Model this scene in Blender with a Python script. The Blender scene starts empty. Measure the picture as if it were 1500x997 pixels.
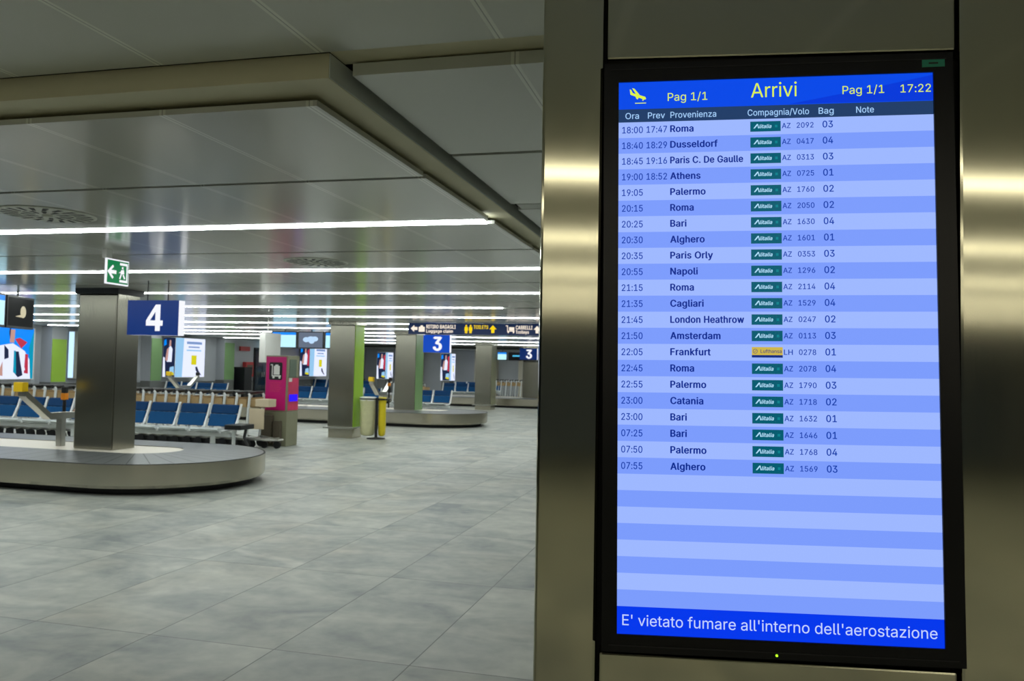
import bpy, bmesh, math, random
from mathutils import Matrix, Vector
random.seed(4)
S = bpy.context.scene
COL = S.collection

# ------------------------------------------------------------------ camera, world, exposure
H = 1.56                      # eye height
cam_data = bpy.data.cameras.new('camera')
cam_data.sensor_width = 36.0
cam_data.lens = 28.8
cam_data.clip_start = 0.05
cam_data.clip_end = 300
cam_data.dof.use_dof = True
cam_data.dof.focus_distance = 1.55
cam_data.dof.aperture_fstop = 12.0
cam = bpy.data.objects.new('camera', cam_data)
COL.objects.link(cam)
_r = Vector((0.9689, 0.2462, 0.0234)); _d = Vector((0.0143, 0.0387, -0.9991)); _f = Vector((-0.2469, 0.9685, 0.0340))
cam.matrix_world = Matrix(((_r.x, -_d.x, -_f.x, 0), (_r.y, -_d.y, -_f.y, 0), (_r.z, -_d.z, -_f.z, H), (0, 0, 0, 1)))
S.camera = cam

world = bpy.data.worlds.new('world'); S.world = world; world.use_nodes = True
world.node_tree.nodes['Background'].inputs[0].default_value = (0.10, 0.11, 0.12, 1)
world.node_tree.nodes['Background'].inputs[1].default_value = 0.3
S.view_settings.view_transform = 'Standard'
S.view_settings.look = 'None'
S.view_settings.exposure = 0.0
S.view_settings.gamma = 1.0
S.view_settings.use_curve_mapping = False
LAMP = 18.5                   # hall light lines
WARM = 7.0                    # light lines behind the camera
try:
    S.cycles.use_denoising = True
    S.cycles.max_bounces = 8
    S.cycles.glossy_bounces = 5
    S.cycles.sample_clamp_indirect = 8
except Exception:
    pass

# ------------------------------------------------------------------ materials
def lin(c):
    def f(v):
        v = v / 255.0
        return v / 12.92 if v <= 0.04045 else ((v + 0.055) / 1.055) ** 2.4
    return (f(c[0]), f(c[1]), f(c[2]), 1.0)

def mat(name, rgb, rough=0.5, metal=0.0, spec=0.5, noise=0.0, scale=20.0, stretch=None, emit=None, es=1.0, bump=0.0):
    m = bpy.data.materials.new(name); m.use_nodes = True
    nt = m.node_tree; b = nt.nodes['Principled BSDF']
    c = lin(rgb)
    b.inputs['Base Color'].default_value = c
    b.inputs['Roughness'].default_value = rough
    b.inputs['Metallic'].default_value = metal
    b.inputs['Specular IOR Level'].default_value = spec
    if noise > 0 or bump > 0:
        tc = nt.nodes.new('ShaderNodeTexCoord'); mp = nt.nodes.new('ShaderNodeMapping')
        if stretch: mp.inputs['Scale'].default_value = stretch
        n = nt.nodes.new('ShaderNodeTexNoise'); n.inputs['Scale'].default_value = scale; n.inputs['Detail'].default_value = 5
        nt.links.new(tc.outputs['Object'], mp.inputs[0]); nt.links.new(mp.outputs[0], n.inputs['Vector'])
        if noise > 0:
            r = nt.nodes.new('ShaderNodeMix'); r.data_type = 'RGBA'
            r.inputs[6].default_value = tuple(v * (1 - noise) for v in c[:3]) + (1,)
            r.inputs[7].default_value = tuple(min(1, v * (1 + noise)) for v in c[:3]) + (1,)
            nt.links.new(n.outputs['Fac'], r.inputs[0]); nt.links.new(r.outputs[2], b.inputs['Base Color'])
        if bump > 0:
            bp = nt.nodes.new('ShaderNodeBump'); bp.inputs['Strength'].default_value = bump; bp.inputs['Distance'].default_value = 0.002
            nt.links.new(n.outputs['Fac'], bp.inputs['Height']); nt.links.new(bp.outputs[0], b.inputs['Normal'])
    if emit:
        b.inputs['Emission Color'].default_value = lin(emit)
        b.inputs['Emission Strength'].default_value = es
    return m

def emis(name, rgb, s=1.0):
    m = mat(name, (4, 4, 5), rough=0.25, spec=0.15, emit=rgb, es=s)
    return m

def steel(name, rgb, rough=0.22):
    """brushed steel: fine vertical grain in roughness"""
    m = bpy.data.materials.new(name); m.use_nodes = True
    nt = m.node_tree; b = nt.nodes['Principled BSDF']
    b.inputs['Base Color'].default_value = lin(rgb); b.inputs['Metallic'].default_value = 1.0
    tc = nt.nodes.new('ShaderNodeTexCoord'); mp = nt.nodes.new('ShaderNodeMapping'); mp.inputs['Scale'].default_value = (260, 260, 3)
    n = nt.nodes.new('ShaderNodeTexNoise'); n.inputs['Scale'].default_value = 1.0; n.inputs['Detail'].default_value = 3
    mr = nt.nodes.new('ShaderNodeMapRange'); mr.inputs[3].default_value = rough * 0.85; mr.inputs[4].default_value = rough * 1.2
    nt.links.new(tc.outputs['Object'], mp.inputs[0]); nt.links.new(mp.outputs[0], n.inputs['Vector'])
    nt.links.new(n.outputs['Fac'], mr.inputs[0]); nt.links.new(mr.outputs[0], b.inputs['Roughness'])
    return m

def floor_material():
    m = bpy.data.materials.new('porcelain_floor_tiles'); m.use_nodes = True
    nt = m.node_tree; N = nt.nodes; L = nt.links; b = N['Principled BSDF']
    geo = N.new('ShaderNodeTexCoord'); sep = N.new('ShaderNodeSeparateXYZ'); L.new(geo.outputs['Object'], sep.inputs[0])
    def math_(op, a, v=None):
        n = N.new('ShaderNodeMath'); n.operation = op
        for i, q in enumerate((a, v)):
            if q is None: continue
            if isinstance(q, (int, float)): n.inputs[i].default_value = q
            else: L.new(q, n.inputs[i])
        return n.outputs[0]
    u = math_('DIVIDE', math_('ADD', sep.outputs[0], 1.55), 0.785); w = math_('DIVIDE', math_('SUBTRACT', sep.outputs[1], 4.07), 1.63)
    cu = math_('FLOOR', u); cw = math_('FLOOR', w)
    fu = math_('FRACT', u); fw = math_('FRACT', w)
    du = math_('MULTIPLY', math_('MINIMUM', fu, math_('SUBTRACT', 1.0, fu)), 0.785)
    dw = math_('MULTIPLY', math_('MINIMUM', fw, math_('SUBTRACT', 1.0, fw)), 1.63)
    g = math_('LESS_THAN', math_('MINIMUM', du, dw), 0.0035)
    cmb = N.new('ShaderNodeCombineXYZ'); L.new(cu, cmb.inputs[0]); L.new(cw, cmb.inputs[1])
    wn = N.new('ShaderNodeTexWhiteNoise'); wn.noise_dimensions = '2D'; L.new(cmb.outputs[0], wn.inputs['Vector'])
    # cloudy concrete look, shifted from tile to tile
    va = N.new('ShaderNodeVectorMath'); va.operation = 'MULTIPLY_ADD'
    L.new(cmb.outputs[0], va.inputs[0]); va.inputs[1].default_value = (7.3, 3.1, 0); L.new(geo.outputs['Object'], va.inputs[2])
    mp = N.new('ShaderNodeMapping'); mp.inputs['Scale'].default_value = (1.0, 1.5, 1); L.new(va.outputs[0], mp.inputs[0])
    n1 = N.new('ShaderNodeTexNoise'); n1.inputs['Scale'].default_value = 1.5; n1.inputs['Detail'].default_value = 7; n1.inputs['Roughness'].default_value = 0.55; n1.inputs['Distortion'].default_value = 0.8
    L.new(mp.outputs[0], n1.inputs['Vector'])
    n2 = N.new('ShaderNodeTexNoise'); n2.inputs['Scale'].default_value = 9; n2.inputs['Detail'].default_value = 6
    L.new(geo.outputs['Object'], n2.inputs['Vector'])
    s = math_('ADD', math_('MULTIPLY', n1.outputs['Fac'], 0.75), math_('MULTIPLY', n2.outputs['Fac'], 0.25))
    s = math_('ADD', s, math_('MULTIPLY', math_('SUBTRACT', wn.outputs['Value'], 0.5), 0.12))
    cr = N.new('ShaderNodeValToRGB'); L.new(s, cr.inputs[0])
    cr.color_ramp.elements[0].position = 0.30; cr.color_ramp.elements[0].color = lin((114, 121, 121))
    cr.color_ramp.elements[1].position = 0.70; cr.color_ramp.elements[1].color = lin((192, 193, 183))
    mx = N.new('ShaderNodeMix'); mx.data_type = 'RGBA'; L.new(g, mx.inputs[0]); L.new(cr.outputs[0], mx.inputs[6]); mx.inputs[7].default_value = lin((92, 94, 90))
    n3 = N.new('ShaderNodeTexNoise'); n3.inputs['Scale'].default_value = 0.8; n3.inputs['Detail'].default_value = 4; L.new(va.outputs[0], n3.inputs['Vector'])
    wm = N.new('ShaderNodeMapRange'); L.new(n3.outputs['Fac'], wm.inputs[0]); wm.inputs[1].default_value = .5; wm.inputs[2].default_value = .72; wm.inputs[4].default_value = .55
    mw = N.new('ShaderNodeMix'); mw.data_type = 'RGBA'; mw.blend_type = 'MULTIPLY'; L.new(wm.outputs[0], mw.inputs[0]); L.new(mx.outputs[2], mw.inputs[6]); mw.inputs[7].default_value = (.95, .86, .76, 1)
    L.new(mw.outputs[2], b.inputs['Base Color'])
    mr = N.new('ShaderNodeMapRange'); L.new(n1.outputs['Fac'], mr.inputs[0]); mr.inputs[3].default_value = 0.38; mr.inputs[4].default_value = 0.55
    L.new(mr.outputs[0], b.inputs['Roughness'])
    bp = N.new('ShaderNodeBump'); bp.inputs['Strength'].default_value = 0.25; bp.inputs['Distance'].default_value = 0.002
    L.new(math_('SUBTRACT', 1.0, g), bp.inputs['Height']); L.new(bp.outputs[0], b.inputs['Normal'])
    return m

def ceiling_material(name, rgb, x0, pitch, rough):
    """enamelled metal panels with pale joints running along Y"""
    m = bpy.data.materials.new(name); m.use_nodes = True
    nt = m.node_tree; N = nt.nodes; L = nt.links; b = N['Principled BSDF']
    tc = N.new('ShaderNodeTexCoord'); sep = N.new('ShaderNodeSeparateXYZ'); L.new(tc.outputs['Object'], sep.inputs[0])
    def math_(op, a, v=None):
        n = N.new('ShaderNodeMath'); n.operation = op
        for i, q in enumerate((a, v)):
            if q is None: continue
            if isinstance(q, (int, float)): n.inputs[i].default_value = q
            else: L.new(q, n.inputs[i])
        return n.outputs[0]
    u = math_('FRACT', math_('DIVIDE', math_('SUBTRACT', sep.outputs[0], x0), pitch))
    d = math_('MULTIPLY', math_('ABSOLUTE', math_('SUBTRACT', u, 0.5)), pitch)
    j = math_('LESS_THAN', d, 0.014)
    j2 = math_('LESS_THAN', d, 0.0022)
    c = lin(rgb)
    mx = N.new('ShaderNodeMix'); mx.data_type = 'RGBA'; L.new(j, mx.inputs[0]); mx.inputs[6].default_value = c
    mx.inputs[7].default_value = tuple(min(1, v * 1.32) for v in c[:3]) + (1,)
    mx2 = N.new('ShaderNodeMix'); mx2.data_type = 'RGBA'; L.new(j2, mx2.inputs[0]); L.new(mx.outputs[2], mx2.inputs[6])
    mx2.inputs[7].default_value = tuple(v * 0.75 for v in c[:3]) + (1,)
    L.new(mx2.outputs[2], b.inputs['Base Color'])
    b.inputs['Roughness'].default_value = rough
    b.inputs['Specular IOR Level'].default_value = 0.5
    cell = math_('FLOOR', math_('DIVIDE', math_('SUBTRACT', sep.outputs[0], x0 + pitch / 2), pitch))
    nz = N.new('ShaderNodeTexNoise'); nz.inputs['Scale'].default_value = 0.9; nz.inputs['Detail'].default_value = 1
    L.new(tc.outputs['Object'], nz.inputs['Vector'])
    bp = N.new('ShaderNodeBump'); bp.inputs['Strength'].default_value = 0.12; bp.inputs['Distance'].default_value = 0.02
    L.new(nz.outputs['Fac'], bp.inputs['Height']); L.new(bp.outputs[0], b.inputs['Normal'])
    return m

M = dict(
    floor=floor_material(),
    ceil=ceiling_material('hall_ceiling_panels', (208, 211, 204), -2.05 + 0.305, 0.61, 0.15),
    ceil_near=ceiling_material('near_ceiling_panels', (219, 222, 209), -1.31 + 0.31, 0.62, 0.30),
    ceil_right=ceiling_material('side_ceiling_panels', (219, 223, 214), -0.67 + 0.31, 0.62, 0.30),
    plenum=mat('plenum_grey', (58, 62, 58), 0.8),
    beige=mat('bulkhead_warm_light_tint', (234, 228, 194), 0.6, noise=0.04, scale=6),  # warm lamp light tinted into the beam and soffit colour
    greybeam=mat('grey_beam_paint', (226, 232, 226), 0.6, noise=0.03, scale=6),
    lamp=emis('cool_lamp_diffuser', (244, 251, 248), LAMP),
    lamp_warm=emis('warm_lamp_diffuser', (255, 246, 218), WARM),
    lamp_off=mat('unlit_lamp_diffuser', (196, 200, 192), 0.4),
    wall=mat('grey_wall_panels', (172, 176, 182), 0.45, noise=0.05, scale=2),
    wall_low=mat('dark_wall_base', (104, 106, 104), 0.5, noise=0.05, scale=3),
    wall_back=mat('blue_grey_wall', (120, 132, 150), 0.6, noise=0.05, scale=2),
    beigewall=mat('beige_wall_paint', (190, 184, 166), 0.6, noise=0.04, scale=2),
    steel_pillar=steel('olive_brushed_steel', (198, 196, 174), 0.09),
    steel=steel('brushed_steel', (150, 148, 136), 0.24),
    steel_skirt=steel('carousel_steel', (190, 184, 168), 0.24),
    steel_light=steel('satin_steel', (190, 190, 184), 0.30),
    lime=mat('painted_lime_reflection', (156, 196, 72), 0.22, noise=0.06, scale=3),  # reflection of a green wall in steel, painted as a flat colour
    green=mat('painted_green_reflection', (122, 158, 106), 0.22, noise=0.06, scale=3),  # same green wall reflection, painted in a softer tone
    khaki=mat('khaki_cladding', (150, 150, 122), 0.25, noise=0.06, scale=3),
    black=mat('black_plastic', (14, 16, 19), 0.38, noise=0.05, scale=30),
    black_gloss=mat('black_bezel', (8, 9, 12), 0.3, spec=.3, noise=0.05, scale=30),
    vent_slot=mat('vent_slot_grey', (50, 54, 52), 0.6, noise=0.1, scale=10),
    screen_off=mat('dark_monitor_glass', (6, 7, 9), 0.6, spec=.15),
    dark=mat('dark_plinth', (22, 23, 25), 0.6, noise=0.1, scale=10),
    rubber=mat('black_rubber', (18, 18, 20), 0.7, noise=0.1, scale=30),
    belt=mat('carousel_belt_rubber', (74, 78, 82), 0.34, noise=0.14, scale=7),
    belt_joint=mat('belt_joint', (56, 60, 64), 0.5, noise=0.1, scale=7),
    cream=mat('cream_laminate', (226, 218, 204), 0.4, noise=0.03, scale=5),
    blue_seat=mat('blue_upholstery', (8, 72, 122), 0.75, spec=.2, noise=0.10, scale=30),
    blue_head=mat('dark_blue_upholstery', (4, 54, 98), 0.75, spec=.2, noise=0.10, scale=30),
    white_frame=mat('white_enamel', (222, 226, 226), 0.3, noise=0.03, scale=10),
    grey_seat=mat('light_grey_seat_shell', (190, 196, 196), 0.35, noise=0.05, scale=10),
    tan=mat('tan_basket', (168, 140, 96), 0.6, noise=0.2, scale=40),
    creampanel=mat('cream_board', (206, 190, 160), 0.5, noise=0.05, scale=10),
    magenta=mat('magenta_laminate', (196, 12, 112), 0.35, noise=0.06, scale=4),
    pink=mat('rose_laminate', (206, 58, 100), 0.35, noise=0.15, scale=9),
    kiosk_steel=mat('olive_grey_metal', (136, 136, 112), 0.4, noise=0.06, scale=6),
    kiosk_dark=mat('brown_grey_metal', (92, 84, 70), 0.45, noise=0.12, scale=6),
    yellow=mat('yellow_plastic', (240, 198, 20), 0.4, noise=0.04, scale=8),
    yellow_bag=mat('yellow_bag_film', (226, 204, 34), 0.35, noise=0.12, scale=14, bump=0.6),
    clear_bag=mat('milky_bag_film', (206, 204, 160), 0.3, noise=0.14, scale=14, bump=0.6),
    white=mat('white_plastic', (228, 228, 224), 0.35, noise=0.03, scale=10),
    navy=mat('navy_sign_face', (0, 30, 84), 0.4, spec=.3, noise=0.05, scale=6, emit=(0, 44, 116), es=0.6),
    blue_sign=mat('blue_sign_face', (0, 48, 130), 0.4, spec=.3, noise=0.05, scale=6, emit=(0, 72, 196), es=0.8),
    navy_dark=mat('dark_navy_sign_face', (2, 26, 70), 0.35, noise=0.05, scale=6, emit=(0, 34, 78), es=0.5),
    sign_white=emis('lit_white_sign', (246, 248, 255), 1.0),
    sign_cream=emis('lit_cream_lettering', (255, 240, 222), 1.0),
    sign_yellow=emis('lit_yellow_lettering', (250, 214, 0), 1.0),
    exit_green=emis('lit_exit_green', (0, 124, 70), 0.9),
    red=mat('red_enamel', (176, 44, 44), 0.4, noise=0.06, scale=8),
    orange=mat('orange_plastic', (232, 138, 16), 0.4, noise=0.05, scale=8),
    glassdoor=mat('dark_glass_door', (36, 48, 58), 0.08, noise=0.05, scale=2),
    scr_header=emis('screen_header_blue', (8, 74, 232), 1.0),
    scr_header2=emis('screen_header_deep_blue', (6, 58, 218), 1.0),
    scr_cols=emis('screen_slate_bar', (34, 62, 104), 1.0),
    scr_light=emis('screen_light_row', (158, 184, 255), 1.0),
    scr_dark=emis('screen_mid_row', (124, 156, 252), 1.0),
    scr_foot=emis('screen_footer_blue', (2, 56, 236), 1.0),
    scr_text=emis('screen_blue_text', (6, 58, 168), 1.0),
    scr_bold=emis('screen_navy_text', (6, 42, 144), 1.0),
    scr_yellow=emis('screen_yellow_text', (222, 244, 70), 1.0),
    scr_pale=emis('screen_pale_text', (164, 208, 255), 1.0),
    scr_foottext=emis('screen_footer_text', (196, 212, 255), 1.0),
    logo_green=emis('logo_dark_green', (2, 92, 112), 1.0),
    logo_green2=emis('logo_mid_green', (10, 128, 140), 1.0),
    logo_white=emis('logo_white', (176, 226, 255), 1.0),
    logo_yellow=emis('logo_yellow', (206, 182, 74), 1.0),
    logo_navy=emis('logo_navy', (8, 42, 128), 1.0),
    led=emis('green_status_led', (150, 255, 30), 2.5),
    sticker=mat('green_sticker', (30, 140, 110), 0.5, noise=0.05, scale=30),
    mon_white=emis('monitor_pale_cyan', (190, 240, 255), 1.1),
    mon_blue=emis('monitor_bright_blue', (0, 140, 250), 1.0),
    mon_grey=emis('monitor_grey', (104, 116, 136), 0.9),
    mon_cyan=emis('monitor_cyan', (80, 190, 235), 1.0),
    mon_plane=emis('monitor_pale_blue_cloud', (190, 222, 255), 1.0),
    mon_logo=emis('monitor_cream_emblem', (206, 196, 160), 0.9),
    ad_sky=emis('poster_sky_blue', (0, 140, 255), 1.0),
    ad_white=emis('poster_white', (226, 232, 255), 1.1),
    ad_pale=emis('poster_pale_blue', (150, 200, 238), 1.0),
    ad_red=emis('poster_red', (190, 52, 76), 1.0),
    ad_teal=emis('poster_teal', (0, 150, 185), 1.0),
    ad_dark=emis('poster_dark', (30, 40, 70), 1.0),
    ad_skin=emis('poster_skin', (196, 150, 140), 1.0),
    ad_yellow=emis('poster_yellow', (214, 208, 20), 1.0),
    ad_grey=emis('poster_grey_text', (120, 150, 200), 1.0),
    kiosk_screen=mat('kiosk_grey_window', (112, 124, 112), 0.2, noise=0.04, scale=6),
    kiosk_blue=emis('kiosk_blue_display', (40, 20, 255), 1.2),
    lamp_edge=emis('lightbox_edge', (190, 226, 255), 1.3),
)

# ------------------------------------------------------------------ mesh builder
class MB:
    def __init__(self): self.v = []; self.f = []; self.mi = []; self.mats = []
    def _m(self, m):
        m = M[m] if isinstance(m, str) else m
        if m not in self.mats: self.mats.append(m)
        return self.mats.index(m)
    def add(self, verts, faces, m, T=None):
        k = len(self.v); i = self._m(m)
        for p in verts: self.v.append(tuple(T @ Vector(p)) if T is not None else tuple(p))
        for f in faces: self.f.append([q + k for q in f]); self.mi.append(i)
        return self
    def box(self, lo, hi, m, T=None):
        (a, b, c), (d, e, f) = lo, hi
        v = [(a, b, c), (d, b, c), (d, e, c), (a, e, c), (a, b, f), (d, b, f), (d, e, f), (a, e, f)]
        return self.add(v, [(0, 3, 2, 1), (4, 5, 6, 7), (0, 1, 5, 4), (1, 2, 6, 5), (2, 3, 7, 6), (3, 0, 4, 7)], m, T)
    def quad(self, p, m, T=None): return self.add(p, [tuple(range(len(p)))], m, T)
    def prism(self, poly, d0, d1, axis, m, T=None):
        """extrude a 2-D polygon (ccw) along an axis: 'y' uses (x,z), 'x' uses (y,z), 'z' uses (x,y)"""
        def P(q, d): return {'y': (q[0], d, q[1]), 'x': (d, q[0], q[1]), 'z': (q[0], q[1], d)}[axis]
        n = len(poly); v = [P(q, d0) for q in poly] + [P(q, d1) for q in poly]
        f = [tuple(range(n)), tuple(range(2 * n - 1, n - 1, -1))] + [((i + 1) % n, i, n + i, n + (i + 1) % n) for i in range(n)]
        return self.add(v, f, m, T)
    def tube(self, pts, r, m, n=10, cap=True, T=None):
        pts = [Vector(p) for p in pts]; rings = []; v = []; f = []
        up = None
        for i, p in enumerate(pts):
            t = (pts[min(i + 1, len(pts) - 1)] - pts[max(i - 1, 0)]).normalized()
            if up is None: up = t.orthogonal().normalized()
            up = (up - t * up.dot(t)).normalized(); s = t.cross(up)
            rr = r[i] if isinstance(r, (list, tuple)) else r
            for k in range(n):
                a = 2 * math.pi * k / n; v.append(p + up * (rr * math.cos(a)) + s * (rr * math.sin(a)))
        for i in range(len(pts) - 1):
            for k in range(n):
                f.append((i * n + k, i * n + (k + 1) % n, (i + 1) * n + (k + 1) % n, (i + 1) * n + k))
        if cap: f.append(tuple(range(n - 1, -1, -1))); f.append(tuple((len(pts) - 1) * n + k for k in range(n)))
        return self.add(v, f, m, T)
    def lathe(self, prof, m, n=24, T=None):
        v = []; f = []
        for r, z in prof:
            for k in range(n):
                a = 2 * math.pi * k / n; v.append((r * math.cos(a), r * math.sin(a), z))
        for i in range(len(prof) - 1):
            for k in range(n):
                f.append((i * n + k, i * n + (k + 1) % n, (i + 1) * n + (k + 1) % n, (i + 1) * n + k))
        f.append(tuple(range(n - 1, -1, -1))); f.append(tuple((len(prof) - 1) * n + k for k in range(n)))
        return self.add(v, f, m, T)
    def build(self, name, parent=None, smooth=False, bevel=0.0, fixn=True):
        me = bpy.data.meshes.new(name); me.from_pydata(self.v, [], self.f)
        for m in self.mats: me.materials.append(m)
        me.polygons.foreach_set('material_index', self.mi)
        if smooth: me.polygons.foreach_set('use_smooth', [True] * len(me.polygons))
        if fixn:
            bm = bmesh.new(); bm.from_mesh(me); bmesh.ops.recalc_face_normals(bm, faces=bm.faces); bm.to_mesh(me); bm.free()
        me.update()
        o = bpy.data.objects.new(name, me); COL.objects.link(o)
        if parent is not None: o.parent = parent
        if bevel > 0:
            b = o.modifiers.new('bevel', 'BEVEL'); b.width = bevel; b.segments = 2; b.limit_method = 'ANGLE'; b.angle_limit = math.radians(40)
        if smooth:
            try:
                for p in me.polygons: pass
                me.set_sharp_from_angle(angle=math.radians(40))
            except Exception: pass
        return o

def tag(o, label, cat, group=None, kind=None):
    o['label'] = label; o['category'] = cat
    if group: o['group'] = group
    if kind: o['kind'] = kind
    return o
def struct(o, label=None):
    o['kind'] = 'structure'
    if label: o['label'] = label
    return o
def thing(name, label, cat, loc=(0, 0, 0), rz=0.0, group=None):
    o = bpy.data.objects.new(name, None); o.empty_display_size = 0.1; COL.objects.link(o)
    o.location = loc; o.rotation_euler = (0, 0, rz)
    return tag(o, label, cat, group)
def kids(o): return [c for c in bpy.data.objects if c.parent == o]
def dup(root, loc, rz=0.0, label=None, group=None):
    def cp(o, par):
        c = o.copy(); COL.objects.link(c)
        if par is not None: c.parent = par
        for k in kids(o): cp(k, c)
        return c
    r = cp(root, None); r.location = loc; r.rotation_euler = (0, 0, rz)
    if label: r['label'] = label
    if group: r['group'] = group
    return r

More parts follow.
